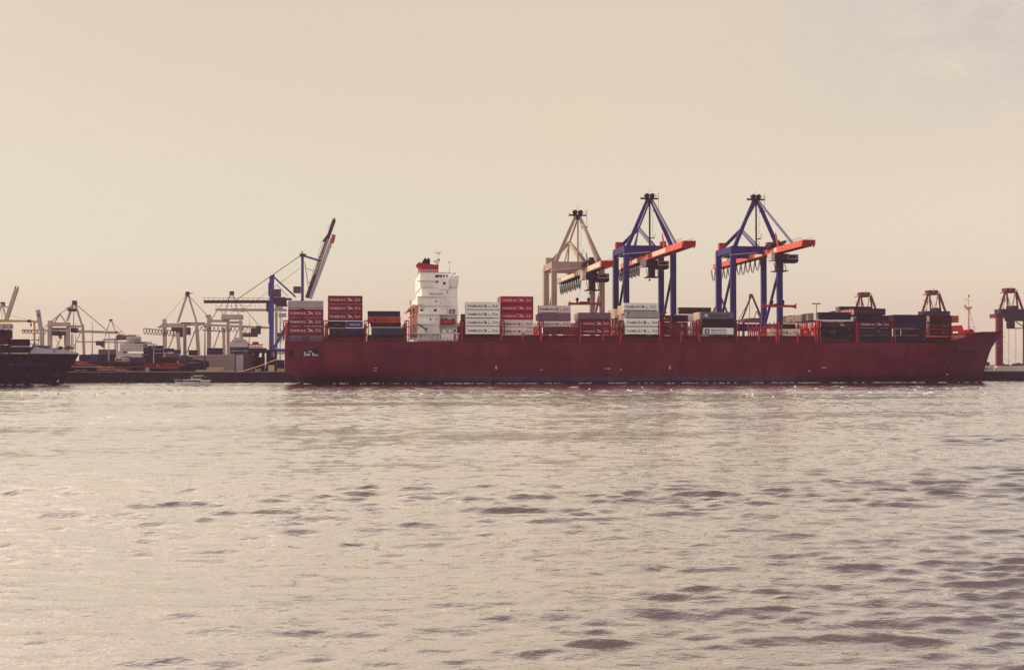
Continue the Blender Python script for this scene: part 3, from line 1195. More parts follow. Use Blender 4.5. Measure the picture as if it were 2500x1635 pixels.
for k, (yt, yb, c, st, wd) in enumerate(((769, 786.2, 'maroon', None, "maroon container"), (786.4, 803, 'maroon', 'hs_dim', "maroon container with faint letters"), (803.2, 820.2, 'maroon', 'hs_dim', "maroon container with faint letters"))):
    cpx(2270, 2323, yt, yb, R0 + 3.5, c, "%s, %s of the last stack before the bow" % (wd, ORD[k]), st, G_DECK)

# ---- rows further inboard, of which the sunlit door ends show
def ends(xn, dn, yt, yb, rows, cols, where, length=12.2, dh=0.0):
    """rows of containers behind the near one whose stern end stands at xn on plane dn"""
    s0 = S(xn, dn)
    ht, hb = Hh(yt, dn, xn), Hh(yb, dn, xn)
    names = {'red': "red", 'orange': "orange", 'crimson': "bright red", 'maroon': "maroon", 'cream': "cream", 'navy': "navy", 'mauve': "mauve", 'dark': "near-black", 'lime': "pale green", 'white': "white", 'blue': "blue", 'brown': "rusty brown", 'grey': "grey", 'slate': "slate", 'pink': "pale rose"}
    nth = ["first", "second", "third", "fourth", "fifth", "sixth", "seventh", "eighth"]
    cnt = {}
    for k, r in enumerate(rows):
        c = cols[k % len(cols)]
        cnt[c] = cnt.get(c, 0) + 1
        one = sum(1 for q in range(len(rows)) if cols[q % len(cols)] == c) == 1
        lab = "%s door end %s" % (names[c], where) if one else "%s %s door end counting inboard %s" % (nth[cnt[c] - 1], names[c], where)
        container(s0, s0 + length, R0 + 2.5 * r, hb, ht - 0.1 - dh * k, c, lab, None, G_DECK)


ends(1526, R0, 743, 765, [1, 2, 3, 4], ['cream'], "at the top behind the white-grey stack", 12.2, 0.0)
ends(1522, R0, 766, 783, [2, 3], ['cream', 'blue'], "at mid height behind the white-grey stack")
ends(1524, R0, 784, 800, [1, 2, 3, 4], ['red', 'mauve', 'crimson', 'maroon'], "low behind the white-grey stack")
ends(1526, R0, 748, 772, [7, 8, 9, 10, 11], ['cream'], "above the plain mauve grey box")
ends(1413, R1, 763, 779, [2, 3, 4], ['cream', 'orange', 'cream'], "left of the plain mauve grey box")
ends(1413, R1, 780, 797, [2, 3], ['navy', 'red'], "left of the upper red box under the spreader")
ends(1315, R2, 765, 782, [3, 4], ['brown', 'mauve'], "left of the mauve box at the beige crane")
ends(1222.5, R1, 722.6, 741.9, [2, 3, 4], ['orange'], "beside the topmost bright red box")
ends(1222.5, R1, 742, 761, [2, 3], ['orange', 'crimson'], "beside the second bright red box")
ends(1712, R0, 760.4, 778.8, [1, 2, 3], ['cream', 'cream', 'white'], "left of the star-lettered grey-blue box")
ends(1712, R0, 779, 798.9, [1, 2, 3, 4], ['orange', 'red', 'orange', 'red'], "left of the black under-star box")
ends(1712, R0, 799, 817, [1, 2, 3, 4], ['red', 'pink', 'red', 'maroon'], "left of the white star-marked box")
ends(1999, R0, 761.5, 780.6, [1, 2, 3, 4, 5, 6], ['cream', 'navy', 'mauve', 'maroon', 'navy', 'mauve'], "topmost left of the long dark stack")
ends(1999, R0, 761.5, 780.6, [10, 11, 12, 13, 14], ['cream', 'maroon', 'dark', 'orange', 'red'], "top tier far across the deck, left of the dark stack")
ends(2004.5, R0, 784.8, 800.3, [1, 2, 3, 4, 5, 6, 7], ['orange', 'white', 'grey', 'white', 'red', 'cream', 'pink'], "midway left of the long dark stack")
ends(2004.5, R0, 800.5, 817.8, [1, 2, 3, 4], ['dark', 'red', 'maroon', 'dark'], "low down left of the long dark stack")
ends(2004.5, R0, 784.8, 800.3, [8, 9, 10, 11, 12, 13, 14], ['maroon', 'navy', 'white', 'red', 'slate', 'orange', 'brown'], "second tier far across the deck, left of the dark stack")
ends(2004.5, R0, 800.5, 817.8, [8, 10, 12, 14], ['navy', 'red', 'maroon', 'brown'], "lowest tier far across the deck, left of the dark stack")
ends(1526, R0, 772.5, 795, [7, 9, 11], ['mauve', 'red', 'navy'], "second tier far behind the white-grey stack")
ends(1526, R0, 795.5, 817, [7, 9, 11], ['navy', 'maroon', 'red'], "lowest tier far behind the white-grey stack")
ends(2085.3, R0, 752.2, 769.0, [1, 2, 3, 4], ['orange', 'red', 'orange', 'red'], "above the long dark stack's right end")
ends(2085.3, R0, 753.0, 769.0, [8, 9, 10, 11, 12], ['maroon', 'red', 'orange', 'red', 'maroon'], "far off behind the long dark stack's top", 12.2, 0.15)
s0 = S(2085.3, R0)
for r in (5, 6):
    container(s0, s0 + 12.2, R0 + 2.5 * r, Hh(769, R0, 2100), Hh(750, R0, 2100) + 0.9, 'lime' if r == 6 else 'navy', ["pale green door end standing highest above the dark bow stacks", "navy container standing highest above the dark bow stacks"][r == 5], None, G_DECK)
ends(2091, R0, 769.2, 783, [1, 2], ['cream', 'slate'], "left of the highest bow stack's long black box")
ends(2098, R0, 782.2, 798, [1, 2], ['orange', 'crimson'], "left of the highest bow stack's rose-lettered box")
ends(2184, R0 + 1.2, 767.4, 785, [1, 2], ['mauve', 'crimson'], "left of the dark navy box near the bow")
ends(2190, R0 + 1.2, 785.2, 801, [1], ['crimson'], "left of the navy blue-lettered box near the bow")
ends(2270, R0 + 3.5, 769, 786.2, [1.8, 2.8], ['orange', 'red'], "left of the last maroon stack before the bow")
# ------------------------------------------------------------------ deck gear of the red ship
steelw = mat("mooring_gear_pale", (0.55, 0.50, 0.52), 0.5, 0.25, 2.0)
GAPS = [697, 795, 894, 993, 1129, 1226, 1322, 1418, 1517, 1613, 1706, 1800, 1903, 1997, 2093, 2181, 2265]
redlit = mat("lashing_sunlit_red", (0.60, 0.035, 0.030), 0.42, 0.25, 1.2, dirt=(0.25, 0.03, 0.03))
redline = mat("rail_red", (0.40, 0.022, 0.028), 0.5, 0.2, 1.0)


coam = mat("coaming_red", (0.13, 0.014, 0.022), 0.6, 0.3, 0.6, dirt=(0.05, 0.015, 0.02))


def lashing_bridge(px):
    s = S(px, 0.5)
    wide = 36.5 if px < 2050 else (33 if px < 2230 else 27)
    d_in = 0.6 if px < 2150 else (1.6 if px < 2230 else 4.0)
    top = Hh(785, 1, px)
    mb = MB()
    k = 0
    d = d_in
    while d < wide:
        mb.box(s - 0.13, s + 0.13, d, d + 0.85, DK, top - (0.0 if k % 2 == 0 else 1.3))
        d += 2.5
        k += 1
    # rounded tower at the ship's side
    for a in (-0.75, 0.75):
        mb.box(s + a - 0.16, s + a + 0.16, d_in - 0.2, d_in + 0.4, DK, top + 0.1, 1)
    mb.box(s - 0.75, s + 0.75, d_in - 0.2, d_in + 0.4, top + 0.1, top + 0.5, 1)
    # crossed lashing rods
    d = d_in
    k = 0
    while d < wide - 3:
        mb.beam((s - 0.3, d + 0.3, DK + 2.4), (s - 0.3, d + 2.3, DK + 5.0), 0.09)
        mb.beam((s - 0.36, d + 2.3, DK + 2.4), (s - 0.36, d + 0.3, DK + 5.0), 0.09)
        d += 2.5
    b = mb.build("lashing_bridge", [redlit, coam], ship)  # posts in a sunlit red, side tower darker to paint its shade
    w = MB()
    for h in (DK + 2.5, DK + 5.3):
        w.box(s - 0.62, s + 0.62, d_in, wide, h, h + 0.14)
        w.box(s - 0.62, s - 0.56, d_in, wide, h + 1.0, h + 1.07)
        w.box(s - 0.62, s - 0.56, d_in, wide, h + 0.5, h + 0.56)
    w.build("walkway", redp, b)
    d = d_in + 1.3
    k = 0
    while d < wide - 1:
        z = DK + 1.0 + (k * 37 % 5) * 0.9
        w = MB()
        w.box(s - 0.5, s - 0.2, d, d + 0.6 + 0.3 * (k % 2), z, z + 0.7 + 0.4 * (k % 3))
        w.build("sparkle_box", steelw, b)
        d += 2.5
        k += 1
    # pale boxes added to imitate white sparkles of light on the posts
    return b


for px in GAPS:
    lashing_bridge(px)

pairs = [(701, 790, 'h'), (799, 890, 'c'), (899, 988, 'h'), (1134, 1222, 'h'), (1230, 1318, 'c'), (1326, 1414, 'c'), (1422, 1512, 'c'), (1522, 1610, 'h'), (1618, 1702, 'c'), (1711, 1796, 'h'), (1805, 1898, 'c'), (1908, 1993, 'c'), (2002, 2089, 'h'), (2098, 2177, 'h'), (2187, 2262, 'h'), (2271, 2322, 'h')]
for x0, x1, kd in pairs:
    mb = MB()
    a, b = S(x0, 3.0 if x0 < 2250 else 6.5), S(x1, 3.0 if x0 < 2250 else 6.5)
    din = 3.0 if x0 < 2150 else (4.5 if x0 < 2250 else 6.5)
    mb.box(a, b, din, 40 - din, DK - 0.3, DK + 2.15)
    for k in range(9):
        s = a + (b - a) * (k + 0.5) / 9
        mb.box(s - 0.12, s + 0.12, din - 0.35, din, DK - 0.2, DK + 2.0)
    mb.box(a, b, din - 0.5, 40 - din + 0.5, DK + 2.15, DK + 2.42)
    mb.build("hatch_coaming", coam if kd == 'c' else darkred, ship)  # coamings under outboard boxes get a darker red that paints their shade

# handrail along the near side, with taller stanchions painted sunlit red
mb = MB()
sa, sb_ = S(700, 0.4), S(2290, 2)
n = 190
for k in range(n):
    s = sa + (sb_ - sa) * k / (n - 1)
    off = 0.25 + max(0, (s - S(2080, 0)) / (sb_ - S(2080, 0))) ** 2 * 7.5 if s > S(2080, 0) else 0.25
    mb.box(s - 0.04, s + 0.04, off, off + 0.08, DK - 0.1, DK + 1.1)
for z in (0.55, 1.08):
    mb.box(sa, S(2080, 0), 0.26, 0.32, DK + z, DK + z + 0.07)
mb.build("railing", redline, ship)
for px in (1276, 1321, 1472, 1515, 1663, 1707, 1853, 1896, 1947, 1991):
    s = S(px, 0.8)
    m2 = MB()
    m2.box(s - 0.22, s + 0.22, 0.45, 0.9, DK - 1.0, DK + 3.1)
    m2.box(s - 0.22, s + 0.9, 0.45, 0.9, DK + 2.6, DK + 3.1)
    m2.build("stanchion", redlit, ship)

# openings, marks and name on the hull
blackm = mat("opening_black", (0.02, 0.014, 0.02), 0.8, 0.2)
whitem = mat("mark_white", (0.62, 0.52, 0.52), 0.6, 0.2, 2.0)
steelw = mat("mooring_gear_pale", (0.55, 0.50, 0.52), 0.5, 0.25, 2.0)


def sh(px, py, d=0.0):
    p = P(px, py, d)
    return p[0], p[2]


for (x0, x1, y0, y1) in ((739, 778, 852.5, 871), (705, 716, 854, 872)):
    mb = MB()
    (a, t), (b, u) = sh(x0, y0), sh(x1, y1)
    dd = ROWS[-2][0][3][1]
    mb.prism([(a + 0.5, u), (b - 0.5, u), (b, u + 0.5), (b, t - 0.5), (b - 0.5, t), (a + 0.5, t), (a, t - 0.5), (a, u + 0.5)], 0.05, 0.5)
    p = mb.build("mooring_opening", blackm, ship)
    if x0 == 739:
        g = MB()
        for k, (q, hh) in enumerate(((744, 2.0), (750, 1.3), (755, 1.7), (764, 2.1), (770, 1.2), (775, 0.8))):
            s = sh(q, 870)[0]
            g.box(s - 0.28, s + 0.28, -0.02, 0.04, u + 0.35, u + 0.35 + hh * 0.55)
        g.box(sh(752, 860)[0], sh(762, 860)[0], -0.02, 0.04, t - 0.9, t - 0.55)
        g.box(sh(742, 860)[0], sh(747, 860)[0], -0.02, 0.04, t - 1.1, t - 0.8)
        g.build("mooring_winch", steelw, p)

mb = MB()   # draught and tug marks
for px, py in ((916, 902),):
    s, h = sh(px, py)
    for a, b in ((-0.5, 0.35), (0.2, 0.35), (-0.5, -0.5), (0.2, -0.5)):
        mb.box(s + a, s + a + 0.32, -0.06, 0.3, h + b, h + b + 0.32)
for px, py in ((1211.5, 897), (1635.5, 897)):
    s, h = sh(px, py)
    mb.prism([(s - 0.45, h), (s + 0.45, h), (s, h - 0.75)], -0.06, 0.3)
    mb.box(s - 0.2, s + 0.2, -0.06, 0.3, h, h + 0.7)
for px, py in ((1480, 899.5), (1487, 899.5), (1516, 902), (1322, 903), (2008, 897), (2014, 897)):
    s, h = sh(px, py)
    mb.box(s - 0.35, s + 0.35, -0.06, 0.3, h - 0.16, h + 0.16)
mb.build("hull_marking", whitem, ship)

nam = mat("bow_name_dull", (0.12, 0.09, 0.11), 0.6, 0.2)


def hull_d(s, h):
    """near side of the hull at (s, h)"""
    best, bd = 0, 1e9
    ds = []
    for r in ROWS:
        xs = [p[0] for p in r[0]]
        ds.append((np.interp(s, xs, [p[2] for p in r[0]]), np.interp(s, xs, [p[1] for p in r[0]])))
    ds.sort()
    return float(np.interp(h, [x[0] for x in ds], [x[1] for x in ds]))


mb = MB()
vs, fs, w = text_geo("MONTE ROSA")
p0, p1 = P(2328, 853, 8), P(2385, 853, 12)
kx = (p1[0] - p0[0]) / w
ht = P(2330, 845.5, 8)[2] - p0[2]
mb.add([(p0[0] + x * kx, hull_d(p0[0] + x * kx, p0[2] + y * ht) - 0.09, p0[2] + y * ht) for x, y in vs], fs)
mb.build("lettering", nam, ship)
mb = MB()   # bow thruster mark and anchor pocket
for px, py, r in ((2331, 900, 0.8), (2307, 900, 0.5)):
    q = P(px, py, 8)
    for z in (0.0, 0.45, 0.9):
        dd = hull_d(q[0], q[2] + z) - 0.08
        mb.box(q[0] - r + z * 0.3, q[0] + r * 0.6, dd, dd + 0.4, q[2] + z - 0.13, q[2] + z + 0.13)
mb.build("bow_marking", nam, ship)

# breakwater, forecastle gear and foremast
bright = mat("forecastle_red", (0.70, 0.045, 0.035), 0.5, 0.2, 0.8, dirt=(0.3, 0.04, 0.03))
mb = MB()
pts = [sh(2324, 822, 6), sh(2324, 795, 6), sh(2349, 793.5, 6), sh(2354, 806, 6), sh(2350, 819, 6), sh(2341, 816, 6), sh(2340, 809, 6), sh(2326, 809, 6)]
sx = sh(2324, 822, 6)[0]
top = sh(2324, 795, 6)[1]
mb.prism([sh(2324, 822, 6), sh(2324, 795, 6), sh(2349, 793.5, 6), sh(2353, 805, 6), sh(2362, 812, 6), sh(2341, 818, 6), sh(2340, 809, 6), sh(2326.5, 809, 6), sh(2326.5, 822, 6)], 6.2, 6.5)
mb.box(sx, sx + 0.35, 6.5, 33.5, DK, top)
for k in range(8):
    mb.box(sx - 0.05, sx + 1.4, 8 + k * 3.3, 8.2 + k * 3.3, DK, top - 0.4)
mb.build("breakwater", bright, ship)
mb = MB()
for px, r in ((2357, 1.0), (2371, 1.35)):
    q = P(px, 811, 12)
    n = 10
    for k in range(n):
        a0, a1 = 2 * math.pi * k / n, 2 * math.pi * (k + 1) / n
        mb.add([(q[0], 12, q[2]), (q[0] + r * math.cos(a0), 12, q[2] + r * math.sin(a0)), (q[0] + r * math.cos(a1), 12, q[2] + r * math.sin(a1)),
                (q[0], 14.5, q[2]), (q[0] + r * math.cos(a0), 14.5, q[2] + r * math.sin(a0)), (q[0] + r * math.cos(a1), 14.5, q[2] + r * math.sin(a1))],
               [(0, 2, 1), (3, 4, 5), (1, 2, 5, 4)])
mb.build("windlass", redp, ship)
mastm = mat("foremast_rose", (0.66, 0.42, 0.36), 0.5, 0.15, 1.0)
mb = MB()
ms, _ = sh(2365, 812, 18)
mh = lambda y: Hh(y, 18, 2365)
mb.tube((ms, 18, mh(822)), (ms, 18, mh(750)), 0.42, 8, 0, 0.32)
mb.prism([(ms - 0.45, mh(756)), (ms + 0.45, mh(756)), (ms + 1.5, mh(748.5)), (ms - 1.5, mh(748.5))], 17.3, 18.7)
mb.tube((ms, 18, mh(749)), (ms, 18, mh(722)), 0.16, 6, 0, 0.07)
mb.box(ms - 1.1, ms + 1.1, 17.95, 18.05, mh(733.6), mh(732.8))
mb.tube((ms + 0.3, 18, mh(756)), (sh(2383, 810, 18)[0], 18, mh(811)), 0.12, 5)
mb.tube((ms, 18, mh(781)), (ms + 1.5, 18, mh(781)), 0.08, 5)
mb.tube((ms, 18, mh(798)), (ms + 2.2, 18, mh(798)), 0.08, 5)
fm = mb.build("foremast", mastm, ship)
mb = MB()
mb.box(ms - 1.6, ms - 1.2, 17.8, 18.2, mh(748), mh(744.5))
mb.box(ms + 0.05, ms + 0.35, 17.8, 18.2, mh(726), mh(719.5))
mb.box(ms - 1.3, ms - 1.05, 17.8, 18.2, mh(732), mh(730))
mb.build("navigation_light", blackm, fm)
mb = MB()   # fairleads on the bulwark
for px in range(2368, 2446, 7):
    q = P(px, 812, 14)
    mb.box(q[0] - 0.25, q[0] + 0.25, 14 + (px - 2368) * 0.06, 15 + (px - 2368) * 0.06, q[2] - 0.5, q[2] + 0.25)
mb.build("fairlead", deckm, ship)

# ------------------------------------------------------------------ deckhouse
whitep = mat("deckhouse_white", (0.88, 0.85, 0.78), 0.5, 0.09, 0.35, streak=1, dirt=(0.40, 0.33, 0.27))
trimw = mat("deckhouse_trim", (0.80, 0.76, 0.72), 0.5, 0.06, 0.8)
shade = mat("deckhouse_recess", (0.50, 0.46, 0.44), 0.6, 0.1, 0.5)
winm = mat("window_dark", (0.030, 0.024, 0.030), 0.15, 0.1, 2.0, spec=0.5)
funred = mat("funnel_red", (0.34, 0.012, 0.035), 0.45, 0.15, 0.6)
boatm = mat("lifeboat_orange", (0.42, 0.045, 0.04), 0.45, 0.12, 0.8)
DN = 1.6     # near face of the tower


def q(x, y, d=DN):
    """enlarged-crop position on the deckhouse -> (s, h)"""
    return sh(1000 + x / 6.228, 600 + y / 6.228, d)


def qb(mb, x0, x1, y0, y1, d0, d1, mi=0, dp=DN):
    (a, t), (b, u) = q(x0, y0, dp), q(x1, y1, dp)
    mb.box(a, b, d0, d1, u, t, mi)


mb = MB()
qb(mb, 165, 730, 532, 640, DN + 0.9, 37)           # bridge storey
qb(mb, 183, 727, 640, 775, DN + 0.4, 37.5)         # under it
qb(mb, 120, 530, 775, 908, DN - 0.2, 38)
qb(mb, 530, 727, 775, 908, DN + 0.4, 38)
qb(mb, 138, 565, 908, 1043, DN - 0.3, 38.4)
qb(mb, 565, 735, 908, 1043, DN + 0.6, 38.4)
qb(mb, 125, 465, 1043, 1187, DN + 0.1, 38.3)
qb(mb, 465, 735, 1043, 1330, DN + 2.6, 38.0)       # behind the lifeboat
qb(mb, 125, 465, 1187, 1330, DN + 1.2, 38.2)
qb(mb, 125, 745, 1330, 1452, DN + 2.2, 38.2)
house = mb.build("deckhouse", whitep, ship)
mb = MB()
qb(mb, 165, 600, 402, 532, DN + 1.6, 36)
qb(mb, 440, 600, 473, 662, DN - 0.6, DN + 3)
wh = mb.build("wheelhouse", whitep, ship)
# bridge wing: a tray on a slanted bracket
mb = MB()
(a, t), (b, u) = q(600, 455, DN - 1), q(748, 515, DN - 1)
mb.box(a, b, DN - 1.2, DN + 6, u, t)
(c, v) = q(600, 626, DN); (e, f) = q(735, 626, DN)
mb.add([(a + 0.15, DN - 1.1, u), (b - 0.1, DN - 1.1, u), (e, DN + 0.42, v), (c, DN + 0.42, v), (a + 0.15, DN + 5.9, u), (b - 0.1, DN + 5.9, u), (e, DN + 5.8, v), (c, DN + 5.8, v)],
       [(0, 3, 2, 1), (1, 2, 6, 5), (4, 5, 6, 7), (0, 4, 7, 3), (3, 7, 6, 2)])
mb.build("bridge_wing", whitep, ship)
# deck edges
mb = MB()
for x0, x1, y, o in ((122, 448, 530, 0.2), (118, 528, 773, -0.9), (195, 566, 908, -1.0), (118, 742, 1045, -1.1), (122, 372, 1186, -0.6), (40, 757, 1332, -1.2), (380, 450, 1188, -0.3)):
    qb(mb, x0, x1, y - 5, y + 6, DN + o - 0.8, DN + 3.2)
qb(mb, 160, 600, 397, 405, DN + 1.2, 36.4)
mb.build("deck_edge", trimw, house)
# windows and doors, each its own
WIN = [(395, 496, 438, 480, DN + 1.55), (512, 541, 440, 468, DN + 1.55), (560, 585, 442, 466, DN + 1.55), (463, 490, 470, 484, DN - 0.65), (505, 545, 552, 588, DN - 0.65), (398, 442, 530, 558, DN + 0.85),
       (568, 585, 695, 720, DN + 0.35), (395, 416, 832, 858, DN - 0.25), (160, 207, 962, 994, DN - 0.35), (367, 411, 962, 998, DN - 0.35), (305, 328, 1105, 1133, DN + 0.05), (486, 497, 832, 846, DN - 0.25), (470, 481, 866, 886, DN - 0.25), (486, 497, 970, 984, DN - 0.35), (402, 424, 1108, 1121, DN + 0.05), (486, 492, 698, 706, DN + 0.35), (432, 441, 1005, 1018, DN - 0.35)]
for x0, x1, y0, y1, d in WIN:
    m2 = MB()
    qb(m2, x0, x1, y0, y1, d - 0.03, d + 0.05)
    m2.build("window", winm, wh if y0 < 560 else house)
for x0, x1, y0, y1 in ((605, 645, 962, 1030), (655, 697, 962, 1030), (690, 712, 1268, 1305), (480, 525, 1108, 1120), (655, 692, 1100, 1124), (540, 585, 1100, 1118)):
    m2 = MB()
    d = DN + 0.55 if y0 < 1000 else DN + 2.55
    qb(m2, x0, x1, y0, y1, d - 0.03, d + 0.05)
    m2.build("doorway", winm, house)
mb = MB()
a, h0 = q(308, 744); b, h1 = q(516, 716)
put_text(mb, "MONTE ROSA", a, h0, h1 - h0, DN + 0.34, b - a)
mb.build("lettering", letd, house)
# rails, ladders, small davits
mb = MB()
def rail(x0, x1, y0, y1, d, n):
    for k in range(n + 1):
        x = x0 + (x1 - x0) * k / n
        s, t = q(x, y0, d); _, u = q(x, y1, d)
        mb.box(s - 0.04, s + 0.04, d, d + 0.06, u, t)
    for f in (0.0, 0.5):
        (a, t), (b, _) = q(x0, y0 + (y1 - y0) * f, d), q(x1, y0, d)
        mb.box(a, b, d, d + 0.06, t - 0.05, t + 0.03)
rail(185, 350, 598, 640, DN + 0.2, 7)
rail(568, 738, 960, 1040, DN - 0.9, 6)
rail(120, 460, 1270, 1326, DN - 1.1, 14)
rail(380, 455, 1120, 1184, DN - 0.5, 4)
rail(120, 200, 870, 905, DN - 0.8, 3)
rail(165, 440, 360, 400, DN + 2.0, 9)
for x in (390, 428):
    s, t = q(x, 1186, DN - 0.8); _, u = q(x, 1330, DN - 0.8)
    mb.box(s - 0.1, s + 0.1, DN - 0.9, DN - 0.7, u, t)
for k in range(6):
    y = 1200 + 22 * k
    (a, t), (b, _) = q(390, y, DN - 0.8), q(428, y, DN - 0.8)
    mb.box(a, b, DN - 0.9, DN - 0.75, t - 0.06, t + 0.06)
rail(20, 500, 1400, 1440, DN - 1.4, 22)
for x in (128, 210, 250, 290, 325, 372, 410, 455, 735, 712):
    s, t = q(x, 1336, DN - 0.9); _, u = q(x, 1440, DN - 0.9)
    mb.box(s - 0.13, s + 0.13, DN - 1.0, DN - 0.7, u, t)
mb.build("railing", trimw, house)
mb = MB()
qb(mb, 475, 666, 1336, 1388, DN - 1.2, DN + 2.1)
qb(mb, 480, 578, 1390, 1444, DN - 1.1, DN + 2.1)
qb(mb, 580, 666, 1390, 1444, DN - 1.1, DN + 2.1)
mb.build("accommodation_ladder_box", trimw, ship)
for x0, x1 in ((498, 552), (586, 640)):
    m2 = MB()
    (a, t), (b, u) = q(x0, 1274), q(x1, 1316)
    m2.prism([(a, u), (b, u), (b - 0.4, t), (a + 0.4, t)], DN - 0.8, DN + 0.8)
    m2.build("ventilator", trimw, house)
# lifeboat under its davits
mb = MB()
(a, t), (b, u) = q(460, 1118, DN), q(706, 1200, DN)
L_ = b - a
secs = []
for k in range(13):
    f = k / 12
    w = (1 - abs(2 * f - 1) ** 3.0)
    s = a + L_ * f
    hh = (t - u)
    secs.append([(s, DN - 0.2 + (1.3 - 1.3 * w * math.sin(an) * 1.0), u + hh * (0.52 + 0.0) - hh * 0.48 * math.cos(an) * (0.45 + 0.55 * w) if False else u + hh * 0.52 + hh * 0.48 * (-math.cos(an)) * (0.5 + 0.5 * w)) for an in [math.pi * j / 8 for j in range(9)]]
                + [(s, DN - 0.2 + 1.3 + 1.3 * w * math.sin(an), u + hh * 0.52 + hh * 0.48 * math.cos(an) * (0.5 + 0.5 * w)) for an in [math.pi * j / 8 for j in range(1, 8)]])
m_ = len(secs[0])
vs = [p for r in secs for p in r]
fs = [(i * m_ + j, i * m_ + (j + 1) % m_, (i + 1) * m_ + (j + 1) % m_, (i + 1) * m_ + j) for i in range(12) for j in range(m_)]
fs += [tuple(range(m_)), tuple(range(12 * m_, 13 * m_))[::-1]]
mb.add(vs, fs)
lb = mb.build("lifeboat", boatm, ship, smooth=True)
mb = MB()
for x in (463, 702):
    (s, t), (_, u) = q(x, 1050, DN - 0.6), q(x, 1185, DN - 0.6)
    mb.beam((s, DN - 0.9, t), (s, DN - 0.3, u), 0.28)
(a, t), (b, u) = q(462, 1196, DN), q(720, 1215, DN)
mb.box(a, b, DN - 0.2, DN + 2.4, u - 0.3, u)
mb.build("davit", mat("davit_grey", (0.3, 0.24, 0.24), 0.6), lb)
# provision crane, dark red, on the aft deck
mb = MB()
(a, t), (b, u) = q(130, 1190, DN - 0.6), q(250, 1270, DN - 0.6)
mb.beam((a, DN - 0.6, t), (b, DN - 0.6, u), 0.45)
mb.box(b - 0.5, b + 0.5, DN - 1.0, DN, u - 0.6, u + 0.4)
mb.box(a - 0.4, a + 0.3, DN - 1.0, DN - 0.2, t - 0.4, t + 0.3)
mb.build("provision_crane", darkred, ship)
# stern-facing gallery with lit frames at the left
galm = mat("gallery_orange", (0.62, 0.30, 0.20), 0.55, 0.15, 0.8)
mb = MB()
for x in (38, 85, 112):
    (s, t), (_, u) = q(x, 930, 4), q(x, 1420, 4)
    mb.box(s - 0.25, s + 0.25, 3.6, 4.2, u, t)
    mb.box(s - 0.25, s + 0.25, 14.0, 14.6, u, t)
for y0, y1 in ((1040, 1056), (1190, 1200), (1330, 1342)):
    (a, t), (b, u) = q(35, y0, 4), q(125, y1, 4)
    mb.box(a, b, 3.5, 34, u, t)
(a, t), (b, u) = q(30, 915, 4), q(130, 940, 4)
mb.prism([(a - 1.4, u - 1.1), (a, u - 0.6), (b, t), (b, t + 0.5), (a + 0.5, t + 0.5), (a - 1.4, u - 0.5)], 3.5, 34)
mb.prism([(b, t), (q(210, 945, 1)[0], u - 0.3), (q(150, 912, 1)[0], t + 0.4)], DN - 1.3, DN + 1.2)
mb.box(a - 0.6, a - 0.2, 4, 4.4, t + 0.3, t + 2.2)
mb.build("aft_gallery", galm, ship)
# funnel
mb = MB()
(a, t), (b, u) = q(162, 290, 12), q(440, 396, 12)
mb.prism([(a, u), (b, u), (b, t), (a + 0.2, t + 0.7)], 12, 27)
(c, v), (e, w) = q(122, 262, 12), q(165, 305, 12)
mb.prism([(c, v), (c + 0.9, v + 0.6), (e + 0.3, w + 0.7), (e + 0.1, w - 0.4)], 13, 26)
fn = mb.build("funnel", funred, ship)
mb = MB()
pts = [q(x, y, 12) for x, y in ((170, 262), (205, 240), (216, 236), (216, 205), (240, 170), (262, 192), (276, 192), (294, 172), (316, 200), (318, 292), (170, 286))]
mb.prism(pts, 14, 25)
mb.build("exhaust_stack", mat("funnel_black", (0.02, 0.016, 0.026), 0.5, 0.2), fn)
# masts
mb = MB()
s, t = q(428, 18, 14); _, u = q(428, 402, 14)
mb.tube((s, 14, u), (s, 14, t), 0.28, 6, 0, 0.05)
for x0, x1, y in ((360, 490, 100), (390, 470, 118)):
    (a, z), (b, _) = q(x0, y, 14), q(x1, y, 14)
    mb.box(a, b, 13.9, 14.1, z - 0.12, z + 0.12)
(a, z), (b, y) = q(385, 200, 14), q(440, 290, 14)
mb.box(a + 0.6, b, 13.4, 14.6, y, z)
mb.prism([(a - 0.6, z - 1.0), (a + 0.6, z), (a + 0.6, z - 1.6)], 13.5, 14.5)
s2, t2 = q(606, 240, 10); _, u2 = q(606, 420, 10)
mb.tube((s2, 10, u2), (s2, 10, t2), 0.14, 6, 0, 0.06)
(a, z), (b, _) = q(570, 342, 10), q(640, 342, 10)
mb.box(a, b, 9.95, 10.05, z - 0.06, z + 0.06)
mb.box(s2 - 0.45, s2 + 0.45, 9.6, 10.4, t2 - 0.5, t2)
mk_ = mb.build("signal_mast", trimw, ship)
mb = MB()
for x0, x1, y0, y1 in ((436, 448, 118, 136), (432, 450, 205, 240), (594, 612, 410, 430), (640, 652, 425, 445), (668, 690, 420, 436)):
    qb(mb, x0, x1, y0, y1, 9.5, 10.3, 0, 12)
mb.build("radar", winm, mk_)
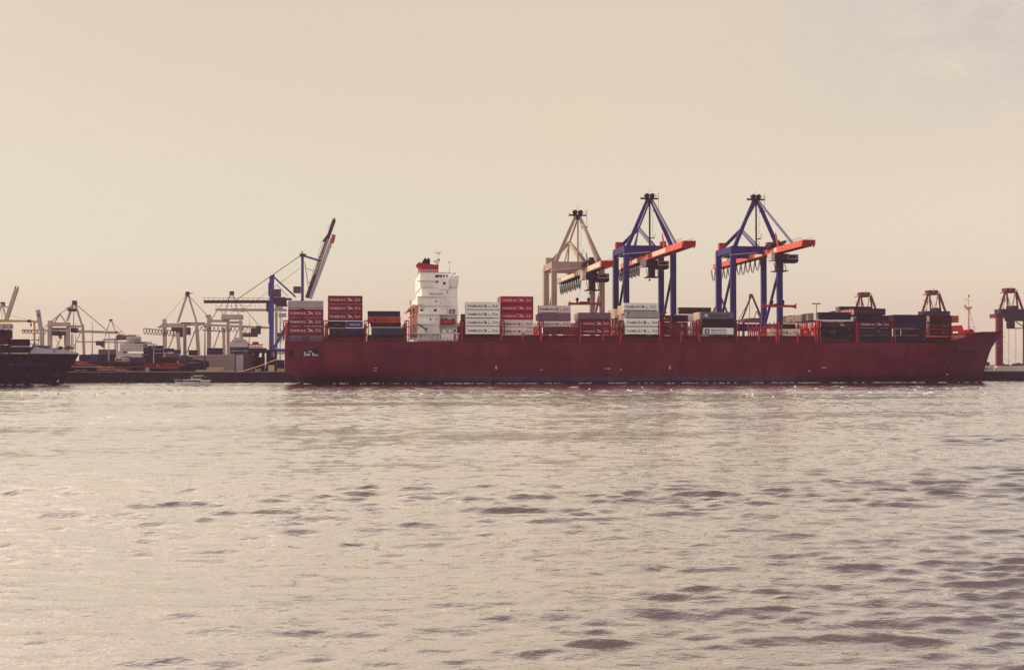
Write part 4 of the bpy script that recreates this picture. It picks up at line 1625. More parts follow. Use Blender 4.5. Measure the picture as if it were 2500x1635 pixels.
# ------------------------------------------------------------------ ship-to-shore cranes over the red ship
bluem = mat("crane_blue", (0.029, 0.025, 0.16), 0.45, 0.14, 0.25, streak=1, dirt=(0.05, 0.03, 0.12))
orangem = mat("boom_orange", (0.64, 0.12, 0.088), 0.45, 0.12, 0.4, streak=1)
beigem = mat("crane_beige", (0.42, 0.30, 0.25), 0.55, 0.14, 0.25, streak=1, dirt=(0.28, 0.15, 0.12))
creamp = mat("crane_cream_panel", (0.72, 0.60, 0.46), 0.5, 0.1, 0.6)
crdark = mat("crane_machinery_dark", (0.020, 0.015, 0.022), 0.6, 0.3, 0.6)
cable = mat("cable_black", (0.018, 0.013, 0.016), 0.7, 0.2)
redbox = mat("crane_red_box", (0.42, 0.025, 0.03), 0.5, 0.2, 0.6)
framem = mat("cab_frame_pale", (0.50, 0.42, 0.44), 0.5, 0.1, 0.8)
tiem = mat("forestay_pale_blue", (0.26, 0.24, 0.36), 0.45, 0.1, 0.8)
tieb = mat("forestay_pale_beige", (0.60, 0.48, 0.38), 0.45, 0.1, 0.8)
G_STS = "tall harbour cranes standing behind the red ship"


def portal_crane(label, pxl, pxr, yt, yap, ynode, bx, by, dtip, drear, body, boomm, stay, dtr, panels, spreader=None, loops=(58, 108, 9)):
    DW, DL = 48.5, 68.0
    sl, sr = S(pxl, DW, 640), S(pxr, DW, 640)
    sm = (sl + sr) / 2
    pm = (pxl + pxr) / 2
    hp = Hh(yt, DW, pxl)
    ha = Hh(yap, DW, pm)
    hn = P(pm - 24, ynode, DL)[2]
    sb, _, hb = P(bx, by, DW)
    t = thing("harbour_crane", label, "crane", (sm, (DW + DL) / 2, QH), G_STS)
    lw = 2.1
    for s in (sl, sr):
        for d in (DW, DL):
            mb = MB()
            mb.beam((s, d, QH + 1.2), (s, d, hp), lw * 1.0, 1.9)
            mb.box(s - 2.6, s + 2.6, d - 0.9, d + 0.9, QH + 0.2, QH + 1.3)
            mb.build("leg", body, t)
    th = 3.1
    for d, w in ((DW, 1.95), (DL, 1.8)):
        mb = MB()
        mb.box(sl + lw / 2, sr - lw / 2, d - w / 2 + 0.02, d + w / 2 - 0.02, hp - th, hp - 0.02)
        mb.build("portal_beam", body, t)
    for s in (sl, sr):
        mb = MB()
        mb.box(s - 0.9, s + 0.9, DW + 0.95, DL - 0.95, hp - 2.6, hp - 0.05)
        mb.build("side_beam", body, t)
        mb = MB()
        mb.box(s - 0.8, s + 0.8, DW + 0.95, DL - 0.95, QH + 16.8, QH + 19.6)
        mb.build("sill_beam", body, t)
        mb = MB()
        mb.beam((s, DW + 1, hp - 10), (s, DL - 1, QH + 19.2), 0.85, 0.85)
        mb.build("brace", body, t)
    for d in (DW, DL):
        mb = MB()
        mb.box(sl + lw / 2, sr - lw / 2, d - 0.6, d + 0.6, QH + 17.0, QH + 19.4)
        mb.build("tie_beam", body, t)
    # A-frame over the water side, smaller one over the land side
    hj = ha - 2.6
    for s, k in ((sl + 0.6, -1), (sr - 0.5, 1)):
        mb = MB()
        mb.beam((s, DW, hp - 0.4), (sm + 0.8 * k - 0.2, DW, hj), 1.5, 1.3, 0, 1.15, 1.1)
        mb.build("tower_leg", body, t)
    for s in (sl + 0.4, sr - 1.2):
        mb = MB()
        mb.beam((s, DL, hp - 0.3), (sm, DL, hn), 1.35, 1.2)
        mb.build("rear_tower_leg", body, t)
    mb = MB()
    mb.beam((sm, DL, hn), (sm, DW + 0.6, hj - 0.6), 0.75, 0.7)
    mb.beam((sm, DL, hn), (sb + 1.8, drear - 16, hb + 1.4), 0.6, 0.6)
    mb.build("backstay", stay, t)
    mb = MB()
    mb.beam((sm + 0.2, DL - 1, hn - 0.6), (sm + 2.0, DW + 1.1, hp - 0.8), 1.0, 1.0)
    mb.build("strut", stay, t)
    mb = MB()
    mb.beam((sm, DL - 0.5, hn - 0.4), (sm - 2.4, DL + 0.4, hp - 0.2), 0.55, 0.5)
    mb.build("strut", stay, t)
    mb = MB()
    mb.tube((sm, DW, hp - 0.2), (sm, DW, hj - 0.5), 0.36, 7)
    for k in range(7):
        z = hp + 1 + (hj - hp - 3) * k / 6
        for a in range(8):
            a0, a1 = math.pi * a / 7 - 0.4, math.pi * (a + 1) / 7 - 0.4
            mb.tube((sm + 0.9 + 0.55 * math.sin(a0), DW, z + 0.9 * math.cos(a0)), (sm + 0.9 + 0.55 * math.sin(a1), DW, z + 0.9 * math.cos(a1)), 0.06, 4)
    mb.box(sm + 0.3, sm + 2.0, DW - 0.3, DW + 0.5, hp + (hj - hp) * 0.16, hp + (hj - hp) * 0.16 + 0.3)
    mb.tube((sm + 1.9, DW, hp + (hj - hp) * 0.16), (sm + 2.3, DW, hp + (hj - hp) * 0.16 + 2.2), 0.1, 5)
    mb.build("access_column", crdark if body is bluem else beigem, t)
    # sheave head
    mb = MB()
    mb.box(sm - 0.9, sm + 0.9, DW - 1.2, DW + 1.2, hj - 1.2, hj + 0.8)
    mb.box(sm - 1.9, sm - 0.5, DW - 1.0, DW + 1.0, hj + 0.2, ha - 0.9)
    mb.box(sm + 0.3, sm + 1.7, DW - 1.0, DW + 1.0, hj + 0.2, ha - 0.9)
    for c in (-1.2, 1.0):
        n = 10
        vs = [(sm + c + 0.95 * math.cos(2 * math.pi * k / n), ha - 0.9 + 0.95 * math.sin(2 * math.pi * k / n)) for k in range(n)]
        mb.prism(vs, DW - 0.8, DW + 0.8)
    mb.box(sm - 3.6, sm + 3.4, DW - 1.4, DW + 1.4, hj + 0.35, hj + 0.6)
    mb.prism([(sm - 3.8, hj + 1.0), (sm - 2.0, hj + 0.6), (sm - 2.0, hj + 0.3)], DW - 0.8, DW + 0.8)
    for a in (2.0, 2.6, 3.3):
        mb.box(sm + a, sm + a + 0.12, DW - 1.3, DW - 1.2, hj + 0.4, hj + 2.0)
    mb.box(sm + 1.6, sm + 3.9, DW - 1.0, DW + 1.0, hj - 4.4, hj - 4.1)
    mb.tube((sm + 3.6, DW, hj - 4.2), (sm + 3.7, DW, ha + 0.4), 0.07, 4)
    mb.tube((sm - 0.1, DW, ha - 1), (sm - 0.1, DW, ha + 1.6), 0.05, 4)
    mb.build("sheave_head", crdark, t)
    # girder and boom over the ship
    bw, bh = 4.1, 2.25
    b0, b1 = hb - bh / 2, hb + bh / 2
    mb = MB()
    mb.box(sb, sb + bw, dtip + 0.03, drear, b0, b1)
    boom = mb.build("boom", boomm, t)
    mb = MB()
    vs = [(sb, dtip + 0.02, b0), (sb + bw, dtip + 0.02, b0), (sb + bw + 0.5, dtip - 2.6, b1 - 0.2), (sb + 0.1, dtip - 2.6, b1 - 0.2), (sb, dtip + 0.02, b1), (sb + bw, dtip + 0.02, b1)]
    mb.add([(sb, dtip + 0.02, b0), (sb + bw, dtip + 0.02, b0), (sb + bw, dtip - 2.4, b1 - 0.1), (sb, dtip - 2.4, b1 - 0.1), (sb, dtip + 0.02, b1), (sb + bw, dtip + 0.02, b1)],
           [(0, 1, 2, 3), (3, 2, 5, 4), (0, 3, 4), (1, 5, 2), (0, 4, 5, 1)])
    mb.prism([(sb + bw, b0 - 0.5), (sb + bw + 0.5, b0 + 0.5), (sb + bw + 0.55, b1 + 0.1), (sb + bw, b1)], dtip - 2.0, dtip - 0.6)
    mb.build("boom_tip", redbox, boom)
    mb = MB()
    n = 22
    for k in range(n + 1):
        d = dtip + (34) * k / n
        mb.box(sb + 0.02, sb + 0.08, d, d + 0.07, b1, b1 + 1.15)
        mb.box(sb + bw - 0.08, sb + bw - 0.02, d, d + 0.07, b1, b1 + 1.15)
    mb.box(sb + 0.02, sb + 0.07, dtip, dtip + 34, b1 + 1.05, b1 + 1.12)
    mb.box(sb + bw - 0.08, sb + bw - 0.02, dtip, dtip + 34, b1 + 1.05, b1 + 1.12)
    mb.build("boom_railing", crdark, boom)
    mb = MB()
    for k in range(8):
        d = dtip + 3 + k * 3.4
        mb.box(sb + 1.3, sb + 1.9, d, d + 0.8, b0 - 0.35, b0)
    mb.box(sb + 1.0, sb + 1.25, dtip + 1, drear - 4, b0 - 0.3, b0)
    mb.build("trolley_rail", crdark, boom)
    for (da, db_) in panels:
        mb = MB()
        mb.box(sb - 0.05, sb, da, db_, b0 + 0.35, b1 - 0.3)
        pn = mb.build("nameplate", creamp, boom)
    # upright on the boom and forestay
    dpy = dtip + 26
    mb = MB()
    mb.beam((sb + 0.4, dpy, b1 - 0.2), (sb - 0.1, dpy + 2.0, b1 + 5.6), 0.7, 0.7, 0, 0.4, 0.4)
    mb.build("boom_upright", boomm, boom)
    mb = MB()
    e = (sb + 1.2, dtip + 13, b1)
    mb.beam((sm + 0.7, DW - 0.6, hj - 0.2), e, 0.55, 0.55)
    mb.beam((sm + 1.3, DW - 0.6, hj - 0.2), (e[0] + 0.7, e[1], e[2]), 0.25, 0.25)
    mb.build("forestay", stay, t)
    # machinery and trolley with the driver's cab
    mb = MB()
    mb.box(sb - 0.8, sb + 4.8, dtr - 3.5, dtr + 4, b0 - 2.9, b0 - 0.5)
    mb.box(sb + 0.8, sb + 3.0, dtr - 1.6, dtr + 2, b0 - 3.7, b0 - 2.8)
    mb.box(sb + 0.8, sb + 3.0, dtr - 1.5, dtr + 2, b0 - 7.0, b0 - 3.6)
    mb.box(sb - 0.6, sb + 4.6, dtr - 2.4, dtr + 3.4, b0 - 7.3, b0 - 6.95)
    for a, c in ((-0.4, 0.2), (4.0, 4.6)):
        mb.beam((sb + a, dtr, b0 - 3.6), (sb + c, dtr, b0 - 7.1), 0.22)
    n = 8
    mb.prism([(sb + 1.0 + 0.4 * math.cos(2 * math.pi * k / n), b0 - 8.3 + 0.4 * math.sin(2 * math.pi * k / n)) for k in range(n)], dtr - 0.4, dtr + 0.4)
    tr = mb.build("trolley", crdark, t)
    mb = MB()
    mb.box(sb + 3.0, sb + 7.6, dtr - 5.6, dtr - 2.0, b0 - 3.4, b0 - 0.9)
    mb.prism([(sb + 2.6, b0 - 3.4), (sb + 7.8, b0 - 3.4), (sb + 7.2, b0 - 4.2), (sb + 3.0, b0 - 4.2)], dtr - 5.4, dtr - 2.0)
    cab = mb.build("cab", crdark, t)
    mb = MB()
    for x0, x1, y0, y1 in ((3.1, 7.5, -1.25, -1.05), (3.1, 7.5, -2.75, -2.55), (3.1, 3.3, -2.75, -1.05), (7.3, 7.5, -2.75, -1.05), (6.6, 6.75, -2.6, -1.2)):
        mb.box(sb + x0, sb + x1, dtr - 5.72, dtr - 5.6, b0 + y0, b0 + y1)
    mb.build("cab_frame", framem, cab)
    mb = MB()
    mb.box(sb - 2.6, sb - 1.2, dtr - 3.5, dtr + 1.5, b0 - 3.2, b0 - 0.2)
    mb.build("hoist_house", framem, tr)
    mb = MB()
    mb.box(sb - 0.9, sb + 4.9, dtr + 2, dtr + 9, b1 + 0.1, b1 + 1.6)
    for k in range(6):
        mb.box(sb - 0.7 + k * 0.9, sb - 0.5 + k * 0.9, dtr - 2, dtr + 8, b1 + 1.6, b1 + 1.6 + (0.5 + 0.35 * (k % 3)))
    mb.build("hoist_gear", crdark, t)
    # long festoon of cables
    mb = MB()
    d0, d1, n = loops
    for k in range(n):
        da, dbb = d0 + (d1 - d0) * k / n, d0 + (d1 - d0) * (k + 1) / n
        for off in (0.0, 0.28):
            pts = []
            for j in range(9):
                u = j / 8
                pts.append((sb - 0.5 - off, da + (dbb - da) * u, b0 - 0.4 - (5.6 - off * 1.5 - 0.4 * (k % 2)) * (1 - abs(2 * u - 1) ** 2.2)))
            mb.path(pts, 0.115, 4)
        mb.box(sb - 0.75, sb - 0.2, da - 0.25, da + 0.25, b0 - 1.4, b0 - 0.1)
    mb.build("festoon_cable", cable, t)
    # red switch boxes on the portal corners, floodlight outriggers
    mb = MB()
    mb.box(sl - 0.6, sl + 2.0, DL - 3.6, DL - 1.1, hp, hp + 2.9)
    mb.build("switch_box", redbox if body is bluem else beigem, t)
    mb = MB()
    mb.box(sr - 4.6, sr - 2.6, DW + 1.1, DW + 4.0, hp, hp + 2.0)
    mb.build("winch_box", redbox if body is bluem else crdark, t)
    mb = MB()
    mb.beam((sl - 2.0, DW - 1.4, hp - th - 0.6), (sm - 0.4, DW - 1.4, hp - th + 0.5), 0.3, 0.3)
    mb.beam((sl + 0.4, DL - 0.4, hp - th - 0.4), (sl - 0.3, DW + 0.9, hp - th + 0.6), 0.3, 0.3)
    mb.build("floodlight_bar", framem if body is bluem else creamp, t)
    # machinery house on top of the girder at the land side
    mb = MB()
    mb.box(sb - 0.8, sb + bw + 0.8, DL + 4, DL + 15, b1 + 0.1, b1 + 3.0)
    mb.build("machinery_house", crdark if body is bluem else beigem, t)
    mb = MB()
    for k in range(30):
        z = QH + 3 + (hp - QH - 4) * k / 29
        mb.box(sl - lw / 2 - 0.45, sl - lw / 2, DL - 0.4, DL + 0.4, z, z + 0.08)
    for d in (-0.4, 0.34):
        mb.box(sl - lw / 2 - 0.45, sl - lw / 2 - 0.38, DL + d, DL + d + 0.06, QH + 3, hp - 1)
    mb.build("ladder", framem if body is bluem else creamp, t)
    if spreader:
        (x0, x1, y, dsp, lab) = spreader
        s0, s1 = S(x0, dsp, y), S(x1, dsp, y)
        h = Hh(y, dsp, (x0 + x1) / 2)
        sc_ = (s0 + s1) / 2
        sp = thing("spreader", lab, "spreader", (sc_, dsp, h - 0.6), "lifting spreaders hanging from the cranes")
        mb = MB()
        mb.box(s0 + 0.4, s1 - 0.4, dsp - 0.7, dsp + 0.7, h - 0.45, h + 0.45)
        for s in (s0, s1 - 0.6):
            mb.box(s, s + 0.6, dsp - 1.25, dsp + 1.25, h - 0.7, h + 0.5)
            mb.box(s + 0.1, s + 0.5, dsp - 1.2, dsp - 0.9, h - 1.1, h + 1.0)
        mb.build("beam", redbox, sp)
        mb = MB()
        mb.box(sc_ - 2.0, sc_ + 2.0, dsp - 0.85, dsp + 0.85, h + 0.3, h + 0.85)
        for c in (-2.9, 1.6):
            n = 9
            mb.prism([(sc_ + c + 0.75 * math.cos(2 * math.pi * k / n) * 0.8, h + 1.7 + 0.75 * math.sin(2 * math.pi * k / n)) for k in range(n)], dsp - 0.4, dsp + 0.4)
            mb.box(sc_ + c - 0.3, sc_ + c + 0.3, dsp - 0.4, dsp + 0.4, h + 0.4, h + 1.3)
        mb.build("headblock", crdark, sp)
        mb = MB()
        for c in (-2.9, 1.6):
            mb.tube((sc_ + c, dsp, h + 2.2), (sc_ + c * 0.5, dsp, b0 - 6.9), 0.035, 4)
        mb.build("hoist_rope", cable, sp)
    return t


portal_crane("beige harbour crane with red-tipped cream boom, shortest of three over the ship", 1352.5, 1469, 638.5, 513, 591.5, 1424, 661, 14, 112, beigem, beigem, tieb, 40,
             [(16, 38), (62, 100)], (1388, 1466, 741.5, 38, "dark red lifting spreader hanging under the beige crane"), (50, 100, 10))
portal_crane("blue harbour crane with an orange boom, nearest to the beige crane", 1529, 1643.5, 599, 472.5, 558, 1582, 626, -2.5, 99, bluem, orangem, tiem, 50,
             [(21, 30), (31, 41), (66, 76)], None, (60, 99, 12))
portal_crane("blue harbour crane with an orange boom, towards the ship's bow", 1789.5, 1903, 601, 475, 561, 1862, 619, 5.0, 118, bluem, orangem, tiem, 34,
             [(32, 35), (49, 58)], (1861, 1942, 747, 30, "dark red lifting spreader hanging before the blue crane towards the bow"), (44, 118, 12))
# ------------------------------------------------------------------ the terminal behind, left and right
fbeige = mat("far_crane_beige", (0.60, 0.47, 0.40), 0.6, 0.14, 0.2, dirt=(0.24, 0.14, 0.12))
fgrey = mat("far_crane_grey", (0.52, 0.45, 0.44), 0.6, 0.14, 0.2)
fbrown = mat("far_boom_brown", (0.060, 0.024, 0.034), 0.6, 0.15, 0.2)
fblue = mat("far_crane_blue", (0.040, 0.065, 0.30), 0.5, 0.12, 0.2)
fdark = mat("far_machinery", (0.030, 0.022, 0.034), 0.6, 0.2, 0.2)
fred = mat("far_crane_red", (0.16, 0.012, 0.022), 0.5, 0.15, 0.2)
fmauve = mat("far_house_mauve", (0.16, 0.055, 0.085), 0.6, 0.15, 0.2)
ftip = mat("far_boom_tip_red", (0.62, 0.06, 0.05), 0.5, 0.1, 0.4)
fnavy = mat("far_girder_navy", (0.014, 0.009, 0.028), 0.55, 0.15, 0.2)
G_FAR = "cranes of the terminal in the distance"


def seg(mb, x0, y0, x1, y1, w, d, thick=None):
    """bar along a line of the photograph, w photo pixels wide, on plane d"""
    p, q = P(x0, y0, d), P(x1, y1, d)
    z = (W(*p).y + W(*q).y) / 2
    k = z / F
    mb.beam(p, q, w * k, (thick if thick else min(2.4, max(w * k, 0.25))))


def rectp(mb, x0, x1, y0, y1, d, depth):
    a, b = P(x0, y0, d), P(x1, y1, d)
    mb.box(a[0], b[0], d, d + depth, b[2], a[2])


def built_crane(label, d, parts, xbase, group=G_FAR, name="harbour_crane"):
    b = P(xbase, 880, d)
    t = thing(name, label, "crane", (b[0], d, QH), group)
    for nm, m, items in parts:
        for it in (items if nm in ('leg', 'mast', 'strut', 'brace', 'tower_leg') else [items]):
            mb = MB()
            for q in ([it] if nm in ('leg', 'mast', 'strut', 'brace', 'tower_leg') else it):
                if q[0] == 'r':
                    rectp(mb, *q[1:5], d + q[5], q[6])
                elif q[0] == 'f':
                    _, x0, x1, y0, y1, drop, n, off = q
                    for k in range(n):
                        pts = []
                        for j in range(7):
                            u = (k + j / 6) / n
                            pts.append(P(x0 + (x1 - x0) * u, y0 + (y1 - y0) * u + drop * (1 - abs(2 * j / 6 - 1) ** 2), d + off))
                        mb.path(pts, 0.22, 4)
                else:
                    seg(mb, q[0], q[1], q[2], q[3], q[4], d + (q[5] if len(q) > 5 else 0))
            mb.build(nm, m, t)
    return t


def ground_y(px, d):
    """photo row where the terminal ground shows at this column and plane"""
    p = P(px, 889, d)
    z = W(p[0], d, 0).y
    return 889 + (CAM_H - QH) * F / z


# blue crane with raised brown boom behind the stern
gy = ground_y(680, 300)
t = built_crane("blue crane with raised dark brown lettered boom, just left of the red ship's stern", 300, [
    ('girder', fbrown, [(498, 736.4, 700, 736.4, 7.4), ('r', 668, 697, 725, 741, -2, 12), ('r', 666, 712, 727, 732, -3, 4), ('r', 650, 664, 735, 760, 2, 8), ('r', 672, 700, 741, 747, 0, 8), ('r', 655, 661, 745, 790, 3, 4)]),
    ('railing', fdark, [(497, 726.5, 657, 728, 0.7)] + [(x, 726.5, x, 733, 0.7) for x in range(498, 660, 12)]),
    ('leg', fblue, [(662, 676, 661, gy, 8), (665, 676, 664, gy, 8, 16), (738, 732, 738, gy, 8), (738, 732, 738, gy, 8, 16)]),
    ('mast', fblue, [(738.5, 620, 738.5, 734, 6.5), (662, 672, 662, 690, 4)]),
    ('strut', fblue, [(667, 675, 722, 725, 4.2), (740, 624, 782, 637, 4.6), (702, 792, 668, 850, 6.5)]),
    ('forestay', fdark, [(576, 733, 735, 623, 1.5)]),
    ('masthead', fdark, [('r', 732, 746, 619, 626, -1, 4), (737, 613, 739, 622, 3), (658, 679, 670, 671, 5), (730, 620, 748, 620, 1.2)]),
    ('machinery_house', fmauve, [('r', 668, 684.5, 705.6, 723, 0, 8), ('r', 716, 733.5, 699, 714, 0, 8)]),
    ('boom', fbrown, [(749, 727, 816, 537, 8.5)]),
    ('boom_tip', fdark, [(809, 553, 817, 533, 4.5), (789, 590, 800, 575, 5)]),
    ('access_ladder', fdark, [(744, 640, 752, 695, 1.6), (752, 695, 754, 715, 1), (753, 690, 762, 690, 2), (789, 592, 760, 690, 0.8), (787, 586, 757, 688, 0.6), (800, 560, 806, 548, 0.8)]),
    ('stair_tower', fdark, [(672, 762, 672, 850, 1.2), (677, 762, 677, 850, 1.2)] + [(672, y, 677, y + 4, 1) for y in range(763, 850, 6)] + [('r', 655, 666, 690, 722, 1, 3), ('r', 655, 666, 752, 765, 1, 3)]),
    ('sill_beam', fblue, [('r', 660, 742, 851, 858, -1, 20)]),
    ('cab', fgrey, [('r', 671, 690, 747.5, 754, -4, 4), ('r', 680, 698, 764, 774, -4, 4)]),
], 690)
# lettering along the raised boom
mb = MB()
vs, fs, w = text_geo("TERMINAL BURCHARDKAI")
p0, p1 = P(769.5, 672, 298.2), P(803.5, 585, 298.2)
ax = (Vector((p1[0], 0, p1[2])) - Vector((p0[0], 0, p0[2])))
kx = ax.length / w
ax.normalize()
up = Vector((-ax.z, 0, ax.x))
ht = 6.5 * 716 / F
mb.add([tuple(Vector((p0[0], 298.2, p0[2])) + ax * (x * kx) + up * ((y - 0.1) * ht)) for x, y in vs], fs)
mb.build("lettering", letw, [o for o in t.children if o.name.startswith("boom") and "tip" not in o.name][0])
gy = ground_y(680, 380)
built_crane("pale grey crane with raised red-tipped boom, behind the blue crane at the stern", 380, [
    ('girder', fgrey, [(526, 756, 700, 757, 6.2)] + [('r', 568, 575, 752, 760, -2, 4), ('r', 587, 595, 752, 761, -2, 4)]),
    ('railing', fdark, [(x, 747, x + 3, 747, 1.4) for x in range(526, 656, 12)]),
    ('boom', fgrey, [(757, 729, 811, 583, 8.5)]),
    ('boom_tip', ftip, [(810.5, 593, 815.5, 573, 9)]),
    ('forestay', fgrey, [(593, 757, 733, 655, 1.0), (746, 655, 768, 662, 1.6), (676, 696, 703, 723, 1.6)]),
    ('leg', fgrey, [(675, 757, 675, gy, 3.2), (684, 800, 697, 832, 2, -3), (729, 757, 729, gy, 4), (684, 758, 684, gy, 2.6, 14)]),
    ('brace', fgrey, [(695, 803, 684, 838, 3.5), (690, 778, 684, 800, 1.2), (684, 775, 700, 795, 1.0)]),
    ('sill_beam', fgrey, [('r', 672, 735, 859, 864, -1, 16)]),
    ('machinery_house', fmauve, [('r', 676, 694, 812, 822, 0, 6)]),
], 690)

G1 = ground_y(430, 425)
built_crane("beige crane with hanging cable loops, third from the photo's left, left of the grey shed", 420, [
    ('leg', fbeige, [(401.7, 779, 403, G1, 8.6), (434, 812, 440, G1, 8, -8), (451, 797, 451, G1, 7.5, -8), (480, 790, 487, G1, 8)]),
    ('portal_beam', fbeige, [(396, 794, 456, 794, 9.5, -2), (442, 792, 486, 792, 4.5, 6)]),
    ('brace', fbeige, [(427, 812, 406, 865, 2.6), (477, 805, 455, 864, 2.6)]),
    ('tower_leg', fbeige, [(434, 788, 457, 718, 5), (480.5, 788, 459, 718, 4.2)]),
    ('masthead', fdark, [('r', 453, 461, 711.5, 722, -2, 4), (452, 717, 471, 715.5, 1.6), (451, 718, 466, 718, 1)]),
    ('forestay', fgrey, [(462, 723, 504, 768, 1.6), (452, 722, 398, 786, 0.7), (406, 778, 391, 797, 2.5)]),
    ('girder', fbeige, [(350.5, 802, 434, 808.5, 2.8), (440, 794, 515, 791, 4.2, 2)]),
    ('festoon_cable', fdark, [('f', 350, 431, 803, 809, 13, 11, -2)]),
    ('machinery_house', fdark, [('r', 418, 446, 799, 808, -4, 8), ('r', 430, 447, 808, 822, -4, 8), (446, 788, 500, 788, 2.4), ('r', 385, 395, 797, 800, -2, 2)]),
    ('cab', fmauve, [('r', 454, 463, 799, 817, -6, 6)]),
], 440)
built_crane("beige crane with a block house on top, standing behind the grey shed", 440, [
    ('leg', fbeige, [(510.5, 772, 510.5, G1, 9), (546, 800, 548, G1, 6.5), (557, 781, 557, G1, 6.5, 8), (587, 782, 591.5, G1, 7.5, -6)]),
    ('portal_beam', fbeige, [(506, 783.5, 560, 783.5, 6.5), (556, 787, 592, 787, 5.5), ('r', 502, 513, 768, 775, -2, 6)]),
    ('machinery_house', fbeige, [('r', 540, 590.5, 767.5, 779, -6, 12)]),
    ('girder', fbeige, [(505, 793, 652, 799.8, 5.2), (495, 806, 556, 810, 2.5)]),
    ('boom_tip', ftip, [(648, 799.6, 657, 800, 3.4)]),
    ('festoon_cable', fdark, [('f', 482, 604, 796, 800, 11, 12, -3)]),
    ('brace', fbeige, [(537, 806, 516, 865, 2.5), (580, 806, 559, 863, 2.5), (567, 798, 556, 818, 2)]),
    ('tower_leg', fbeige, [(562, 717, 549.5, 767, 2.6), (568, 717, 583, 767, 2.6), (565.5, 717, 566, 767, 1.2)]),
    ('masthead', fdark, [('r', 561, 570, 710.5, 720, -2, 4), (558, 714.5, 573, 714.5, 1.0)]),
    ('forestay', fgrey, [(587, 742, 632, 794, 1.7), (562, 722, 533, 752, 1.2), (529, 760, 513, 785, 2.2), (540, 760, 548, 770, 2.2), (569, 722, 586, 744, 1)]),
    ('trolley', fdark, [('r', 612, 635, 801, 815, -4, 8), ('r', 617, 628, 815, 822, -4, 6), ('r', 625, 637, 795, 801, -4, 6)]),
    ('upper_house', fmauve, [('r', 586, 620, 812, 822, 4, 8)]),
], 548)
G2 = ground_y(160, 330)
built_crane("beige crane with wide tie rods and red boom tip, rising above the dark ship's bow", 330, [
    ('leg', fbeige, [(122, 795, 122, G2, 9.5), (166, 787, 166.5, G2, 7.5), (159.5, 815, 161, G2, 5.5, 10), (202, 792, 207, G2, 5.6)]),
    ('portal_beam', fbeige, [(117.5, 792, 171, 791.5, 9.5, -2), (172, 796.5, 203, 796.5, 5.2), ('r', 117, 125, 782, 789, -2, 5)]),
    ('tower_leg', fbeige, [(178.5, 741, 164, 784, 5), (183, 741, 200.5, 794, 4.4), (180, 755, 179.5, 798, 2)]),
    ('masthead', fdark, [('r', 176, 185, 733.5, 743, -2, 4), (162, 752, 188, 750, 2), ('r', 165, 186, 753, 760, -1, 2)]),
    ('forestay', fgrey, [(180, 742, 146, 766, 1.6), (146, 767, 109, 799, 2.2), (185, 742.5, 262, 807.5, 2.0), (146, 766, 132, 789, 3.4), (146, 766, 162, 789, 3.0)]),
    ('girder', fbeige, [(54, 806, 165, 806.5, 4.2), (185, 808.5, 281, 811.5, 6)]),
    ('boom_tip', ftip, [(278, 811.5, 289, 810.5, 5)]),
    ('festoon_cable', fdark, [('f', 54, 113, 806, 808, 8, 8, -3)]),
    ('machinery_house', fdark, [('r', 127, 163, 800, 805, 2, 8), ('r', 128, 140, 808, 819, -4, 8), ('r', 143, 165, 809, 818, 2, 6), ('r', 143, 148, 818, 826, 0, 4), ('r', 172, 187, 800, 812, -3, 5)]),
    ('brace', fbeige, [(200, 804, 180, 848, 2), (151, 819, 135, 854, 2), (133, 822, 146, 843, 1)]),
    ('stair_tower', fdark, [(174, 815, 174, 858, 1.4), (178, 815, 178, 858, 1.4)] + [(174, y, 178, y + 3, 1) for y in range(816, 858, 5)]),
    ('spreader', fred, [('r', 139, 180, 848.5, 852, -8, 3), ('r', 142, 150, 845, 854, -8, 3), ('r', 162, 171, 844, 850, -8, 3)]),
], 165)
G3 = ground_y(270, 520)
built_crane("small far crane with mauve machine house, left of the cream deckhouse far behind", 520, [
    ('leg', fgrey, [(254, 828, 254, G3, 3.2), (281, 828, 281, G3, 3.2), (286, 828, 286, G3, 3, 12)]),
    ('tower_leg', fgrey, [(269, 783, 261, 808, 1.8), (261, 808, 255, 828, 1.4), (272, 783, 285, 818, 1.8), (272, 784, 296, 808, 1.0), (296, 808, 282, 825, 2), (296, 808, 309, 822, 1.6)]),
    ('masthead', fdark, [('r', 267, 273, 779, 784, 0, 3)]),
    ('portal_beam', fgrey, [(252, 829.5, 309, 827.5, 4.6)]),
    ('girder', fbeige, [(189, 834, 305, 836, 3.2)]),
    ('machinery_house', fmauve, [('r', 284, 309, 818, 829, -4, 8), ('r', 289, 297, 816, 819, -4, 6)]),
    ('trolley', fdark, [('r', 234, 252, 832, 843, -5, 6), ('r', 246, 252, 843, 847, -5, 5)]),
], 270)
G4 = ground_y(20, 130)
built_crane("beige crane with raised boom at the photo's left edge, behind the dark ship's boxes", 130, [
    ('boom', fbeige, [(15, 782, 41, 704, 8.5)]),
    ('boom_tip', fbrown, [(36, 710, 38, 699, 2.6), (42, 711, 44.5, 699, 2.6), (32, 716, 36, 719, 4)]),
    ('tower_leg', fbeige, [(4, 741, -5, 775, 3), (6, 741, 14, 775, 3), (5, 742, 5, 778, 1)]),
    ('masthead', fdark, [('r', 1, 8, 737, 747, 0, 3), (7, 745, 22, 752, 2.2)]),
    ('leg', fbeige, [(22, 790, 24, G4, 6), (4, 790, 4, G4, 8)]),
    ('portal_beam', fbeige, [('r', -30, 20, 790, 802, 0, 8), (0, 800, 22, 792, 3)]),
    ('forestay', fdark, [(27, 771, 64, 779, 0.5)]),
], 10)
G5 = ground_y(100, 300)
